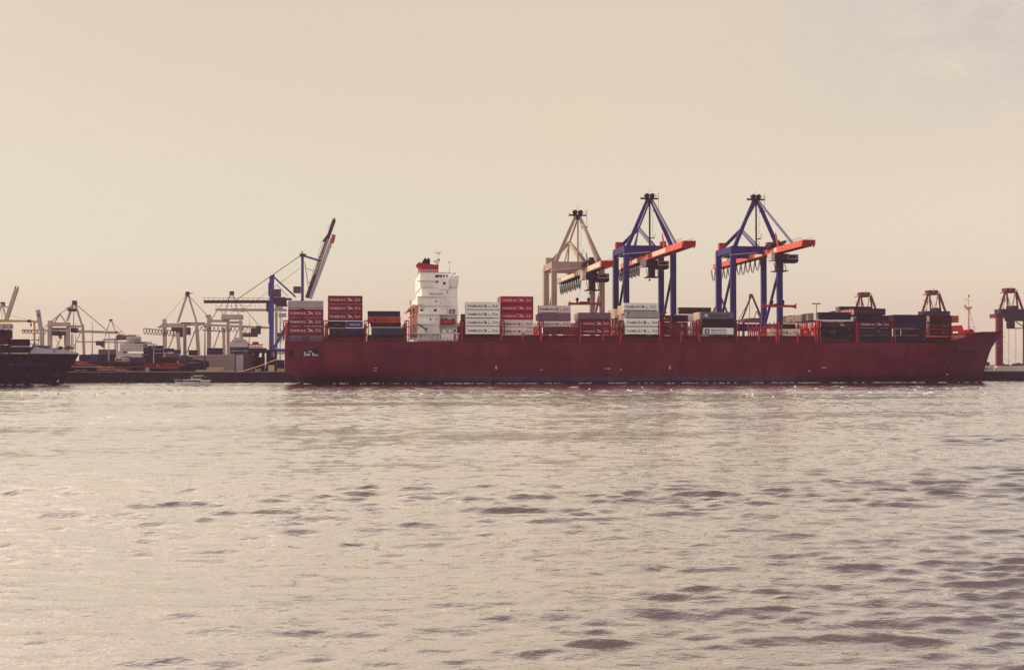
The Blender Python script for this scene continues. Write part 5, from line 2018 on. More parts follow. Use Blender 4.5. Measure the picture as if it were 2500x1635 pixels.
built_crane("leaning pale grey boom standing alone behind the yellow post", 300, [
    ('boom', fgrey, [(92.5, 756.5, 99.8, 803, 8.5)]),
    ('leg', fgrey, [(102.5, 800, 103, G5, 8.5)]),
    ('girder', fdark, [(75, 830, 100, 830, 2), (95, 820, 93, 842, 1.2)]),
    ('nameplate', fdark, [('r', 91.5, 95, 766, 772, -2.2, 0.4)]),
], 100)

# far red cranes at the right, seen along their booms
def red_crane(label, x, y, full, legs=True):
    d = 330
    g = ground_y(x, d)
    k = 1.0
    L = lambda a, b: (x + a, y + b)
    parts = [
        ('masthead', fred, [('r', x - 11, x - 3, y, y + 7, 0, 6), ('r', x + 3, x + 11, y, y + 7, 0, 6), ('r', x - 10.5, x + 10.5, y + 5.5, y + 12, 0.2, 5), (x, y - 4, x, y + 6, 0.8)]),
        ('tower_leg', fred, [(x - 13, y + 7, x - 31, y + 65, 4.2), (x - 10, y + 11, x - 7, y + 52, 3.2, 8), (x + 12, y + 11, x + 17, y + 52, 3.2, 8), (x + 13, y + 8, x + 33, y + 65, 4.2)]),
        ('brace', fred, [(x - 10, y + 14, x + 1, y + 51, 1.3), (x + 10, y + 16, x + 1, y + 51, 1.1), (x - 14, y + 20, x - 20, y + 60, 0.8), (x + 8, y + 12, x + 6, y + 50, 0.6), (x - 17, y + 38, x - 12, y + 25, 0.8)]),
        ('platform', fred, [(x - 27, y + 12, x - 14, y + 12, 1.2), (x - 18, y + 4, x - 10, y + 4, 1.2), (x - 26, y + 12, x - 17, y + 4, 0.7), (x - 25, y + 26, x - 19, y + 26, 1.2), (x - 17, y + 31, x - 13, y + 31, 1.2), (x - 29, y + 42, x - 23, y + 42, 1.2), (x + 11, y + 5, x + 16, y + 5, 1.6), (x - 22, y + 48, x - 15, y + 48, 1.2), (x + 20, y + 30, x + 25, y + 30, 1.2)]),
        ('portal_beam', fred, [('r', x - 37, x + 60, y + 63, y + 73, 0, 8)]),
        ('girder', fnavy, [('r', x - 23, x + 40, y + 51, y + 63, -3, 9), ('r', x + 4, x + 18, y + 43, y + 51, -6, 8), ('r', x, x + 45, y + 63, y + 80, -4, 8)]),
        ('leg', fred, [(x - 28.5, y + 70, x - 28.5, g, 15), (x + 31, y + 70, x + 31, g, 3)]),
        ('trolley', fnavy, [('r', x - 1.5, x + 10, y + 80, y + 99, -4, 5), ('r', x + 10, x + 30, y + 97, y + 99, -4, 5), (x + 12, y + 82, x + 30, y + 94, 2, -3)]),
        ('hoist_rope', fdark, [(x - 5, y + 80, x - 5, g - 2, 0.4, -3), (x + 12, y + 100, x + 12, g - 2, 0.4, -3)]),
    ]
    if not full:
        parts = [p for p in parts if p[0] not in ('hoist_rope', 'trolley')]
    return built_crane(label, d, parts, x)


red_crane("red far crane with one thick leg, right of the red ship's bow tip", 2468, 703, True)
red_crane("red far crane behind the last boxes before the bow", 2279.5, 708, False)
red_crane("red far crane whose top shows above the highest dark bow boxes", 2113, 713, False)


def red_a_crane(label, x, y):
    d = 330
    g = ground_y(x, d)
    built_crane(label, d, [
        ('tower_leg', fred, [(x - 1, y, x - 24, y + 60, 3.6), (x + 1, y, x + 26, y + 60, 4.0)]),
        ('brace', fred, [(x - 5, y + 12, x - 5, y + 60, 1), (x + 12, y + 38, x + 5, y + 58, 1.5), (x + 13, y + 38, x + 21, y + 58, 1.5), (x - 4, y + 10, x - 33, y + 62, 1)]),
        ('masthead', fred, [('r', x - 3, x + 3, y - 4, y + 4, 0, 3), (x - 8, y + 4, x - 2, y + 4, 1), (x - 7, y + 8, x - 3, y - 1, 0.8)]),
        ('machinery_house', fmauve, [('r', x - 6, x + 27, y + 55, y + 66, 0, 10), ('r', x - 20, x - 6, y + 58, y + 66, 0, 10)]),
        ('leg', fred, [(x - 20, y + 64, x - 20, g, 5), (x + 22, y + 64, x + 22, g, 5)]),
    ], x)


red_a_crane("red far crane with pointed frame between the second blue crane's legs", 1835, 721)
red_a_crane("red far crane mostly hidden behind the second blue crane's left leg", 1758, 724)

# ------------------------------------------------------------------ containers on the quay and in the yard
GQ = "containers on the quay and in the yard"
def qbox(x0, x1, yt, yb, d, col, label, style=None, clip=True):
    xm = (x0 + x1) / 2
    g = ground_y(xm, d)
    yb2 = min(yb, g)
    return cpx(x0, x1, yt, yb2, d, col, label, style, GQ, 0.05, False)


qbox(160, 233, 896, 912, 48.5, 'dark', "near-black container with white letters on the quay edge below the dark bow", 'cma')
qbox(234, 316, 896, 912, 48.5, 'red', "red lettered container on the quay edge crossed by mooring ropes", 'hs_red')
qbox(150, 217, 880, 895, 56, 'crimson', "crimson lettered container above the quay box with white letters", 'hs_faint')
qbox(218, 281, 881, 895, 56, 'maroon', "dark maroon container behind the mooring ropes near the dark bow", None)
qbox(282, 314, 882, 896, 56, 'maroon', "short maroon container below the white box with two windows", None)
for (x0, x1, yt, yb, c, l) in ((193, 218, 865, 881, 'navy', "navy container next to the dark ship's bow tip"), (219, 245, 864, 881, 'blue', "blue container right of the navy one at the dark ship's bow tip"), (240, 281, 852.5, 863, 'mauve', "mauve container topmost in the yard left of the far cream deckhouse"),
                              (240, 281, 863, 873, 'navy', "navy container directly below the mauve topmost yard container"), (240, 281, 873, 884, 'navy', "navy container two below the mauve topmost yard container")):
    qbox(x0, x1, yt, yb, 170, c, l)
for k in range(5):
    s_ = ["topmost", "second", "third", "fourth", "lowest"][k]
    qbox(350, 374, 848 + 9.0 * k, 857 + 9.0 * k, 150, 'navy', "dark blue container, %s of the five-high stack right of the far cream deckhouse" % s_)
for k in range(5):
    s_ = ["topmost", "second", "third", "fourth", "lowest"][k]
    qbox(361, 397, 843 + 9.2 * k, 852.2 + 9.2 * k, 158, 'navy', "dark blue container, %s of the stack behind the five-high blue stack" % s_)
for k, (x0, x1, yt, c) in enumerate(((400, 424, 850, 'navy'), (424, 440, 853, 'slate'), (404, 436, 861, 'mauve'), (404, 436, 871, 'maroon'))):
    qbox(x0, x1, yt, yt + 10, 230, c, ["navy container topmost behind the beige crane's first leg", "slate container at the beige crane's second leg", "mauve container low behind the beige crane's first legs", "maroon container lowest behind the beige crane's first legs"][k])
qbox(383, 431, 873, 886.5, 70, 'maroon', "dark maroon container lying on top of the bright red quay boxes", None)
qbox(352, 405, 886.5, 897, 60, 'crimson', "bright red lettered container on a blue one behind the quay's pale block", 'hs_faint')
qbox(363, 405, 897.5, 912, 60, 'navy', "blue container under the bright red one on the quay", None)
qbox(405.5, 447, 886.5, 897, 60, 'orange', "orange container with small dark letters, upper of two on the quay", 'hapag')
qbox(405.5, 440, 897.5, 912, 60, 'brown', "rusty orange container, lower of two left of the black quay box", 'hapag')
qbox(435.5, 477, 894, 912, 52, 'green', "black-green container on the quay above the motor boat", None)
qbox(460, 482, 854, 868, 260, 'navy', "navy container seen between the beige crane's right legs", None)
qbox(505, 543, 849, 866, 260, 'navy', "navy container above the grey shed roof", None)
for k in range(3):
    qbox(561, 606, 846.5 + 9.6 * k, 856 + 9.6 * k, 180, 'slate', "slate blue container, %s of three behind the straddle carriers" % ["uppermost", "middle", "lowest"][k])
qbox(606, 650, 849, 862, 190, 'dark', "near-black container above the first straddle carriers", None)
qbox(2390, 2427, 892, 909, 52, 'white', "white container with dark letters under the red ship's bow", 'hs_white')
qbox(2434, 2510, 892.5, 910, 52, 'pink', "pale rose container at the right foot of the red far crane", None)
qbox(2405, 2416, 884, 892, 90, 'slate', "small slate box peeping over the white container under the bow", None)

qbox(314, 351, 884, 895, 78, 'navy', "navy container behind the dull heap of mooring gear on the quay")
qbox(316, 352, 895.2, 912, 74, 'maroon', "maroon container right behind the dull heap of mooring gear on the quay")
qbox(318, 350, 872, 884, 110, 'slate', "slate container right of the white box with two windows")
# dull rows far back in the yard
rr = random.Random(21)
for k in range(46):
    x = 196 + 9.4 * k + rr.random() * 5
    d = 300 + rr.random() * 60
    c = ['navy', 'slate', 'mauve'][(k * 7 + k // 3) % 3]
    y0 = 866 + 8 * rr.random()
    for j in range(1 + (k % 2)):
        qbox(x, x + 17, y0 + 8.5 * j, y0 + 8.4 * (j + 1), d, c, {'navy': "dull navy container in the far yard rows behind the cranes", 'slate': "dull slate container in the far yard rows behind the cranes", 'mauve': "dull mauve container in the far yard rows behind the cranes"}[c])

# ------------------------------------------------------------------ grey shed, blocks, carriers, masts
shedm = mat("shed_grey_sheeting", (0.15, 0.11, 0.112), 0.7, 0.12, 0.3, streak=1, dirt=(0.16, 0.11, 0.11))
a, b = P(573, 864, 80), P(470, 872.5, 150)
t = thing("storage_shed", "grey sheet metal shed with a slanting roof line behind the quay", "shed", (a[0], 80, QH))
vs = []
dep = 14
for p, q2 in ((a, a[2]), (b, b[2] + 0.9)):
    vs += [(p[0], p[1], QH), (p[0], p[1], q2), (p[0] + 6, p[1] + dep, q2), (p[0] + 6, p[1] + dep, QH)]
mb = MB()
mb.add(vs, [(0, 1, 5, 4), (1, 2, 6, 5), (2, 3, 7, 6), (0, 3, 2, 1), (4, 5, 6, 7)])
n = 46
for k in range(n):
    u = (k + 0.5) / n
    s, d = a[0] + (b[0] - a[0]) * u, a[1] + (b[1] - a[1]) * u
    mb.box(s - 0.12, s + 0.12, d - 0.14, d, QH, a[2] + (b[2] + 0.9 - a[2]) * u - 0.3)
mb.build("wall", shedm, t)
mb = MB()
mb.box(a[0] + 0.4, a[0] + 3.4, 80.6, 81.2, QH, a[2] - 0.3)
mb.build("corner_post", fgrey, t)
mb = MB()
p, q2 = P(446, 876, 75), P(508, 885, 75)
mb.beam(p, q2, 1.1, 5.0)
mb.box(p[0], q2[0], 75.5, 79, QH, P(446, 886, 75)[2])
o = mb.build("lean_to", mat("lean_to_dark", (0.06, 0.045, 0.05), 0.8, 0.5, 0.8, dirt=(0.16, 0.12, 0.1)), t)

blockm = mat("pale_blocks", (0.60, 0.42, 0.33), 0.8, 0.22, 1.0, dirt=(0.2, 0.13, 0.1))
def block(x0, x1, yt, d, label, name="concrete_block", depth=2.5, m=None):
    g = ground_y((x0 + x1) / 2, d)
    p, q2 = P(x0, yt, d), P(x1, g, d)
    tb = thing(name, label, "block", (p[0], d, QH), "things standing on the quay edge")
    mb = MB()
    mb.box(p[0], q2[0], d, d + depth, QH, p[2] - 0.25)
    mb.build("body", m or blockm, tb)
    mb = MB()
    mb.box(p[0] - 0.06, q2[0] + 0.06, d - 0.06, d + depth + 0.06, p[2] - 0.25, p[2])
    nn = max(2, int((q2[0] - p[0]) / 1.3))
    for k in range(nn):
        s = p[0] + (q2[0] - p[0]) * (k + 0.5) / nn
        mb.box(s - 0.09, s + 0.09, d - 0.05, d, QH, p[2] - 0.25)
    mb.build("cap", m or blockm, tb)
    return tb


block(505, 545, 896.5, 49, "cream stained block of crates standing on the quay edge", "crate_block")
block(477, 504.5, 903, 49.5, "low flat cream slab lying left of the stained cream block", "slab_block")
block(355, 363, 900, 49, "small pale upright block left of the blue quay box", "quay_block")
block(336, 351, 904.5, 50, "low heap of dull mooring gear on the quay", "gear_block", 1.5, mat("gear_dull", (0.22, 0.15, 0.13), 0.8, 0.3, 1.5))
block(622, 629, 901, 52, "small ochre block before the straddle carriers", "quay_block")
block(545, 568, 903.5, 50, "row of small white bollards right of the stained cream block", "bollard_block")
block(676, 694, 901, 52, "pale rose block right at the red ship's stern", "quay_block")

wheel_m = mat("tyre_black", (0.015, 0.012, 0.014), 0.9, 0.2)
def straddle(x0, x1, yt, d, label):
    g = ground_y((x0 + x1) / 2, d)
    p, q2 = P(x0, yt, d), P(x1, g, d)
    s0, s1, h = p[0], q2[0], p[2]
    tb = thing("straddle_carrier", label, "straddle carrier", ((s0 + s1) / 2, d, QH), "straddle carriers on the quay")
    for s in (s0, s1 - 0.7):
        for dd in (d, d + 7.5):
            mb = MB()
            mb.box(s, s + 0.7, dd, dd + 0.7, QH + 1.2, h - 0.8)
            mb.build("leg", fdark, tb)
            mb = MB()
            mb.prism([(s + 0.35 + 0.7 * math.cos(2 * math.pi * k / 12), QH + 0.7 + 0.7 * math.sin(2 * math.pi * k / 12)) for k in range(12)], dd + 0.1, dd + 0.6)
            mb.build("wheel", wheel_m, tb)
    mb = MB()
    mb.box(s0, s1, d, d + 8.2, h - 0.8, h)
    mb.box(s0, s1, d - 0.1, d + 0.6, QH + 1.2, QH + 1.9)
    mb.build("top_frame", fdark, tb)
    mb = MB()
    mb.box(s0 + 0.2, s0 + 2.0, d - 1.2, d, h - 3.0, h - 0.9)
    mb.build("cab", fnavy, tb)
    mb = MB()
    mb.box(s0 + 0.9, s1 - 0.9, d + 0.8, d + 7.2, h - 7.2, h - 3.2)
    mb.build("spreader", fdark, tb)
    return (s0, s1, h)


for k, (x0, x1, yt, d) in enumerate(((606, 622, 851, 100), (622, 643, 853, 108), (650, 673, 853, 96))):
    s0, s1, h = straddle(x0, x1, yt, d, ["dark straddle carrier beside the three slate blue boxes", "dark straddle carrier in the middle of the three", "dark straddle carrier nearest to the red ship's stern"][k])
    container(s0 + 1.0, s1 - 1.0, d + 2.6, QH + 2.0, h - 7.4, ['navy', 'dark', 'navy'][k], ["navy box carried by the straddle carrier beside the slate boxes", "black box carried by the middle straddle carrier", "navy box carried by the straddle carrier nearest the stern"][k], None, GQ, False)
qbox(655, 669, 891, 907, 60, 'cream', "yellowish white small container under the third straddle carrier", None)
qbox(676, 694, 878, 899, 90, 'navy', "navy container between mooring rope and the red ship's stern", None)

polem = mat("lamp_mast_dark", (0.07, 0.05, 0.06), 0.6, 0.2)
def light_mast(x, yt, d, label, m=polem, wide=16):
    p = P(x, yt, d)
    tb = thing("light_mast", label, "light mast", (p[0], d, QH), "tall light masts of the terminal")
    mb = MB()
    mb.tube((p[0], d, QH), (p[0], d, p[2]), 0.32, 8, 0, 0.16)
    mb.build("pole", m, tb)
    k = W(*p).y / F
    mb = MB()
    wd = wide * k / 2
    mb.box(p[0] - wd, p[0] + wd, d - 0.15, d + 0.15, p[2] - 0.15, p[2] + 0.05)
    for c in (-1, -0.6, 0.6, 1):
        mb.box(p[0] + c * wd - 0.45, p[0] + c * wd + 0.45, d - 0.4, d + 0.4, p[2] - 0.35 - 0.1 * abs(c), p[2] - 0.05)
    mb.build("lamp_bracket", m, tb)


light_mast(1993, 740, 85, "dark light mast rising above the boxes right of the second blue crane")
light_mast(452, 787, 58, "tall dark light mast standing by the black-green quay box")
light_mast(375.5, 846, 120, "thin pale light mast before the five-high blue stack", fgrey, 5)
light_mast(266, 812, 150, "thin light mast left of the far cream deckhouse", fgrey, 5)
light_mast(500.5, 795, 70, "thin light mast just right of the beige crane's last leg", polem, 5)
light_mast(1621, 762, 60, "low dark mast between the first blue crane's right legs", polem, 9)

# tapered pylons far behind
for x, yt, yb, w, l in ((225.5, 786, 880, 4.5, "far tapered grey pylon behind the long beige boom with red tip"), (608.8, 773, 880, 3.6, "far tapered grey pylon above the beige crane's long girder"), (185, 786, 880, 3, "thin far grey pylon at the beige crane's tall mast")):
    d = 1100
    p = P(x, yt, d)
    g = ground_y(x, d)
    k = W(*p).y / F
    tb = thing("pylon", l, "pylon", (p[0], d, QH), "far pylons")
    mb = MB()
    mb.tube((p[0], d, QH), (p[0], d, p[2] - 8), w * k * 0.5, 6, 0, w * k * 0.2)
    mb.build("shaft", fgrey, tb)
    mb = MB()
    mb.tube((p[0], d, p[2] - 8), (p[0], d, p[2]), w * k * 0.2, 6, 0, 0.2)
    mb.build("tip", fgrey, tb)

# cream ships far behind
farw = mat("far_ship_cream", (0.74, 0.66, 0.56), 0.55, 0.08, 0.2)
def far_ship(label, d, blocks, windows, xb, funnel=()):
    tb = thing("cargo_ship", label, "ship", (P(xb, 880, d)[0], d, 0))
    mb = MB()
    for r in blocks:
        rectp(mb, *r, d, 16)
    mb.build("deckhouse", farw, tb)
    for r in windows:
        mb = MB()
        rectp(mb, *r, d - 0.3, 0.5)
        mb.build("window", fdark, tb)
    if funnel:
        mb = MB()
        for r in funnel:
            rectp(mb, *r, d + 3, 6)
        mb.build("funnel", ftip, tb)
    mb = MB()
    rectp(mb, xb - 46, xb + 60, 872, 884, d - 1, 20)
    mb.build("hull", fdark, tb)
    return tb


far_ship("far cream white deckhouse of a ship left of the five-high blue stack", 330, [(292, 350, 839, 857), (300, 361, 833.5, 840), (309, 334, 821, 834), (276, 300, 857, 868), (300, 345, 862, 882), (318, 334, 826, 834), (361, 374, 839, 841)],
         [(326, 355, 834.5, 837.5), (316, 320, 834.5, 837)] + [(x, x + 1.2, 851, 853) for x in (297, 302, 312, 317, 325, 334, 341)] + [(x, x + 1.2, 843.5, 845.5) for x in (316, 325, 333, 340, 347)], 325, [(311, 328, 817, 821.5), (309, 338, 818, 819)])
tb = far_ship("second far cream deckhouse glimpsed above the slate blue boxes", 420, [(560, 604, 834, 848), (566, 598, 829, 835), (573, 590, 824, 830)], [(573, 580, 833, 834.5), (583, 590, 833, 834.5)], 582)
mb = MB()
tw = thing("crane_cab_house", "white box house with two dark windows on a stalk over the yard", "cab house", (P(295, 880, 140)[0], 140, QH))
rectp(mb, 281, 310, 873, 884.5, 140, 6)
rectp(mb, 290, 297, 884, ground_y(293, 141), 141, 3)
rectp(mb, 286, 292, 868, 873, 141, 3)
mb.build("cabin", farw, tw)
for x0, x1 in ((283.5, 288.5), (291, 296), (301, 302.5), (306, 307.5)):
    mb = MB()
    rectp(mb, x0, x1, 876, 881, 139.7, 0.5)
    mb.build("window", fdark, tw)
# red spreader frames over the carriers
mb = MB()
for k in range(9):
    x = 607 + k * 4
    rectp(mb, x, x + 1.2, 838 + (k % 3), 848 + (k * 2 % 5), 230, 1)
rectp(mb, 606, 640, 840, 842, 230, 6)
rectp(mb, 612, 636, 846, 848, 230, 6)
rs = thing("stacking_crane", "low red lattice frame above the straddle carriers", "crane", (P(620, 880, 230)[0], 230, QH))
for x in (606, 639):
    rectp(mb, x, x + 1.6, 840, ground_y(620, 230), 230, 1)
mb.build("lattice_frame", ftip, rs)
mb = MB()
rectp(mb, 616, 630, 834, 841, 231, 4)
mb.build("machinery_house", fmauve, rs)

# trees far behind the right end of the quay
leafm = mat("far_foliage", (0.035, 0.032, 0.022), 0.9, 0.4, 0.6)
barkm = mat("far_bark", (0.05, 0.035, 0.03), 0.9)
random.seed(5)
def tree(x, yt, wpx, d, label):
    p = P(x, yt, d)
    g = QH
    k = W(*p).y / F
    tb = thing("tree", label, "tree", (p[0], d, g), "trees at the right end of the quay")
    mb = MB()
    mb.tube((p[0], d, g), (p[0], d, g + (p[2] - g) * 0.6), 0.3, 6, 0, 0.15)
    for an in range(5):
        mb.tube((p[0], d, g + (p[2] - g) * (0.3 + 0.06 * an)), (p[0] + math.cos(an * 2.4) * wpx * k * 0.3, d + math.sin(an * 2.4) * wpx * k * 0.3, g + (p[2] - g) * (0.6 + 0.05 * an)), 0.12, 5, 0, 0.05)
    mb.build("trunk", barkm, tb)
    mb = MB()
    for c in range(420):
        th, ph, r = random.random() * 6.28, random.random() * 3.14, random.random() ** 0.4
        lump = 0.75 + 0.3 * math.sin(3 * th) * math.sin(2 * ph)
        cx = p[0] + wpx * k / 2 * r * math.cos(th) * math.sin(ph) * lump
        cy = d + wpx * k / 2 * r * math.sin(th) * math.sin(ph) * lump
        cz = g + (p[2] - g) * (0.62 + 0.38 * r * math.cos(ph) * lump)
        q = 0.35 + random.random() * 0.4
        a1, a2 = random.random() * 6.28, random.random() * 3.14
        u = Vector((math.cos(a1), math.sin(a1), 0)) * q
        v = Vector((-math.sin(a1) * math.cos(a2), math.cos(a1) * math.cos(a2), math.sin(a2))) * q
        cc = Vector((cx, cy, cz))
        mb.add([cc - u, cc - v * 0.7, cc + u, cc + v * 0.7], [(0, 1, 2, 3)])
    mb.build("crown", leafm, tb)


for x, yt, w, l in ((2452, 889.5, 9, "small dark tree right of the far red crane's thick leg"), (2460, 890, 9, "second small dark tree right of the far red crane's leg"), (2475, 888.5, 13, "broad dark tree over the pale rose quay box"), (2487, 887, 14, "tallest dark tree over the pale rose quay box"), (2498, 887.5, 13, "dark tree at the photo's right edge")):
    tree(x, yt - 1.5, w, 380, l)

# ------------------------------------------------------------------ mooring ropes
ropem = mat("mooring_rope", (0.50, 0.33, 0.22), 0.8, 0.15, 1.0)
def rope(pts, r, label):
    mid = pts[0]
    mb = MB()
    full = []
    for a, b in zip(pts, pts[1:]):
        for j in range(10):
            u = j / 10
            q = [a[i] + (b[i] - a[i]) * u for i in range(3)]
            q[2] -= 4 * u * (1 - u) * 0.012 * (Vector(b) - Vector(a)).length
            full.append(tuple(q))
    full.append(pts[-1])
    mb.path(full, r, 5)
    o = mb.build("mooring_rope", ropem, None, base=(mid[0], mid[1], 0))
    tag(o, label, "rope", "mooring ropes of the ships")


rope([P(694, 868, 6), P(580, 908.3, 45.6)], 0.13, "thick pale mooring rope from the red ship's stern down to the quay")
rope([P(190, 881, 4), P(342, 907.5, 46)], 0.11, "upper pale mooring rope from the dark ship's bow to the quay")
rope([P(182, 884, 4), P(318, 906.8, 46)], 0.10, "lower pale mooring rope from the dark ship's bow to the quay")
bq = P(2442, 824, 19)
for k, (y0, x1, y1, dd) in enumerate(((823, 2522, 890, 46), (840, 2520, 893, 46), (862, 2516, 900, 46))):
    p = P(2440 - 6 * k, y0, 16 - 2 * k)
    rope([p, P(x1, y1, dd)], 0.035, ["highest thin mooring line from the red ship's bow", "middle thin mooring line from the red ship's bow", "lowest thin mooring line from the red ship's bow"][k])

# ------------------------------------------------------------------ gulls over the river
gullm = mat("gull_white", (0.80, 0.74, 0.68), 0.7, 0.05)
def gull(px, py, d, tilt, label, m=gullm):
    p = Vector(P(px, py, d))
    tb = thing("seagull", label, "bird", tuple(p), "gulls over the river")
    mb = MB()
    prev = None
    prof = ((-0.34, 0.01), (-0.25, 0.05), (-0.05, 0.10), (0.12, 0.09), (0.2, 0.05), (0.26, 0.055), (0.31, 0.03), (0.37, 0.005))
    for (x0, r0), (x1, r1) in zip(prof, prof[1:]):
        mb.tube(p + Vector((x0, 0, 0.02 * x0)), p + Vector((x1, 0, 0.02 * x1)), r0, 8, 0, r1)
    mb.build("body", m, tb)
    for sgn in (-1, 1):
        mb = MB()
        a = p + Vector((0.02, 0.06 * sgn, 0.06))
        b = p + Vector((0.08, 0.42 * sgn, 0.22 + tilt * sgn))
        c = p + Vector((-0.12, 0.95 * sgn, 0.12 + 2 * tilt * sgn))
        w0, w1 = Vector((-0.24, 0, 0)), Vector((-0.20, 0, 0))
        t = Vector((0, 0, 0.03))
        vs = [a, a + w0, b, b + w1, c, c + Vector((-0.04, 0, 0))]
        vs = vs + [v + t for v in vs]
        mb.add(vs, [(0, 1, 3, 2), (2, 3, 5, 4), (6, 8, 9, 7), (8, 10, 11, 9), (0, 2, 8, 6), (2, 4, 10, 8), (1, 7, 9, 3), (3, 9, 11, 5)])
        mb.build("wing", m, tb)


gull(1976, 906, -12, 0.12, "white gull flying low before the red hull below the long dark stack")
gull(2313, 914, -10, -0.1, "white gull flying low before the red ship's dark bow")
gull(141.5, 931, -26, 0.15, "white gull flying low before the black ship's bow")
gull(2450, 822, -4, 0.1, "dark gull gliding just off the red ship's bow tip", crdark)
# ------------------------------------------------------------------ the dark ship at the left edge
blackh = mat("black_hull", (0.016, 0.011, 0.018), 0.55, 0.3, 0.15, streak=1)
lav = mat("bulwark_pale_lilac", (0.62, 0.58, 0.66), 0.5, 0.12, 0.6, dirt=(0.35, 0.32, 0.42))
lav2 = mat("breakwater_lilac_blue", (0.30, 0.28, 0.42), 0.5, 0.12, 0.6)
yelm = mat("crane_yellow", (0.66, 0.38, 0.13), 0.5, 0.15, 0.8)
D2 = -10.0
B2 = 36.0
dsh = thing("container_ship", "black ship at the photo's left edge with a pale lilac bow rail", "ship", (P(60, 880, D2)[0], D2 + B2 / 2, 0))
mb = MB()
bt = P(193, 864, D2 + B2 / 2)
prof = [P(154, 941, D2 + B2 / 2), P(158, 925, D2 + B2 / 2), P(164, 910, D2 + B2 / 2), P(173, 896, D2 + B2 / 2), P(186, 877, D2 + B2 / 2), bt]
ph_ = [p[2] for p in prof]; ps_ = [p[0] for p in prof]
TOP2 = bt[2]
lv = [-1.0, 0.5, 2.0, 4.0, 6.0, 8.0, TOP2 - 0.6, TOP2]
st0 = P(0, 900, D2)[0] - 90
nst = 60
rows2 = []
for h in lv:
    lt = max(0, min(1, h / TOP2))
    sb = float(np.interp(h, ph_, ps_))
    nr, fr_ = [], []
    for i in range(nst):
        f = 1 - (1 - i / (nst - 1)) ** 1.6
        s = st0 + (sb - st0) * f
        Lb = 60 * (1 - lt) + 34 * lt
        g = 1 - (1 - min(1, (sb - s) / Lb)) ** (2.0 + 0.9 * lt)
        hb = max(0.12, B2 / 2 * g)
        nr.append((s, D2 + B2 / 2 - hb, h)); fr_.append((s, D2 + B2 / 2 + hb, h))
    rows2.append((nr, fr_))
for side in (0, 1):
    vs = [p for r in rows2 for p in r[side]]
    fs = []
    for i in range(len(lv) - 1):
        for k in range(nst - 1):
            q = (i * nst + k, i * nst + k + 1, (i + 1) * nst + k + 1, (i + 1) * nst + k)
            fs.append(q if side == 0 else q[::-1])
    mb.add(vs, fs)
top = rows2[-1]
mb.add([(s, d, h - 0.7) for s, d, h in top[0]] + [(s, d, h - 0.7) for s, d, h in top[1]], [(k, k + 1, nst + k + 1, nst + k) for k in range(nst - 1)])
mb.build("hull", blackh, dsh, smooth=True)


def hd2(s, h):
    ds = []
    for r in rows2:
        xs = [p[0] for p in r[0]]
        ds.append((np.interp(s, xs, [p[2] for p in r[0]]), np.interp(s, xs, [p[1] for p in r[0]])))
    ds.sort()
    return float(np.interp(h, [x[0] for x in ds], [x[1] for x in ds]))


# bow rail of pale plate following the hull's edge, higher towards its after end
mb = MB()
n = 26
xs = [72 + (193 - 72) * k / (n - 1) for k in range(n)]
lo, hi_, lo2, hi2 = [], [], [], []
for x in xs:
    s = P(x, 862, D2 + 4)[0]
    s = min(s, ps_[-1] - 0.2)
    d = hd2(s, TOP2)
    ytop = np.interp(x, [72, 84, 98, 112, 150, 180, 193], [858, 845.5, 849.5, 851, 856.5, 860.5, 862])
    ht = (862.5 - ytop) / 7.1
    lo.append((s, d, TOP2)); hi_.append((s, d + 0.4, TOP2 + ht))
    lo2.append((s, 2 * (D2 + B2 / 2) - d, TOP2)); hi2.append((s, 2 * (D2 + B2 / 2) - d - 0.4, TOP2 + ht))
for A, Bq in ((lo, hi_), (hi2, lo2)):
    mb.add(A + Bq, [(k, k + 1, n + k + 1, n + k) for k in range(n - 1)])
mb.build("bow_rail", lav, dsh)
mb = MB()
a, b = P(69.5, 861.5, D2 + 6), P(82, 841.5, D2 + 6)
e = P(93, 860, D2 + 6)
mb.prism([(a[0], TOP2), (b[0] - 0.4, b[2]), (b[0] + 0.6, b[2]), (e[0], TOP2)], D2 + 6, D2 + 6.5)
mb.add([(a[0], D2 + 6, TOP2), (b[0], D2 + 6, b[2]), (b[0], D2 + B2 - 6, b[2]), (a[0], D2 + B2 - 6, TOP2)], [(0, 1, 2, 3)])
mb.build("breakwater", lav2, dsh)
mb = MB()
p = P(118, 857, D2 + 2)
mb.prism([(p[0] + 0.55 * math.cos(2 * math.pi * k / 12), p[2] + 0.45 * math.sin(2 * math.pi * k / 12)) for k in range(12)], hd2(p[0], TOP2) - 0.1, hd2(p[0], TOP2) + 0.3)
mb.build("fairlead", lav2, dsh)
mb = MB()
vs, fs, w = text_geo("CMA CGM ESPERANZA")
p1 = P(111, 893, D2 + 5)
p0 = P(-38, 893, D2 + 1)
kx = (p1[0] - p0[0]) / w
ht = P(60, 886, D2)[2] - P(60, 893, D2)[2]
z0 = P(60, 893, D2)[2]
mb.add([(p0[0] + x * kx, hd2(p0[0] + x * kx, z0 + y * ht) - 0.08, z0 + y * ht) for x, y in vs], fs)
mb.build("lettering", mat("black_ship_name", (0.085, 0.06, 0.10), 0.6, 0.2), dsh)
mb = MB()
for px, py in ((59, 916), (120, 916)):
    p = P(px, py, D2 + 5)
    for k in range(12):
        a0 = 2 * math.pi * k / 12
        s, h = p[0] + 0.5 * math.cos(a0), p[2] + 0.5 * math.sin(a0)
        d = hd2(s, h) - 0.1
        mb.box(s - 0.1, s + 0.1, d, d + 0.4, h - 0.1, h + 0.1)
for px, py in ((48, 870), (57, 882), (82, 871), (147, 872)):
    p = P(px, py, D2 + 3)
    d = hd2(p[0], p[2]) - 0.1
    mb.box(p[0] - 0.3, p[0] + 0.3, d, d + 0.4, p[2] - 0.15, p[2] + 0.2)
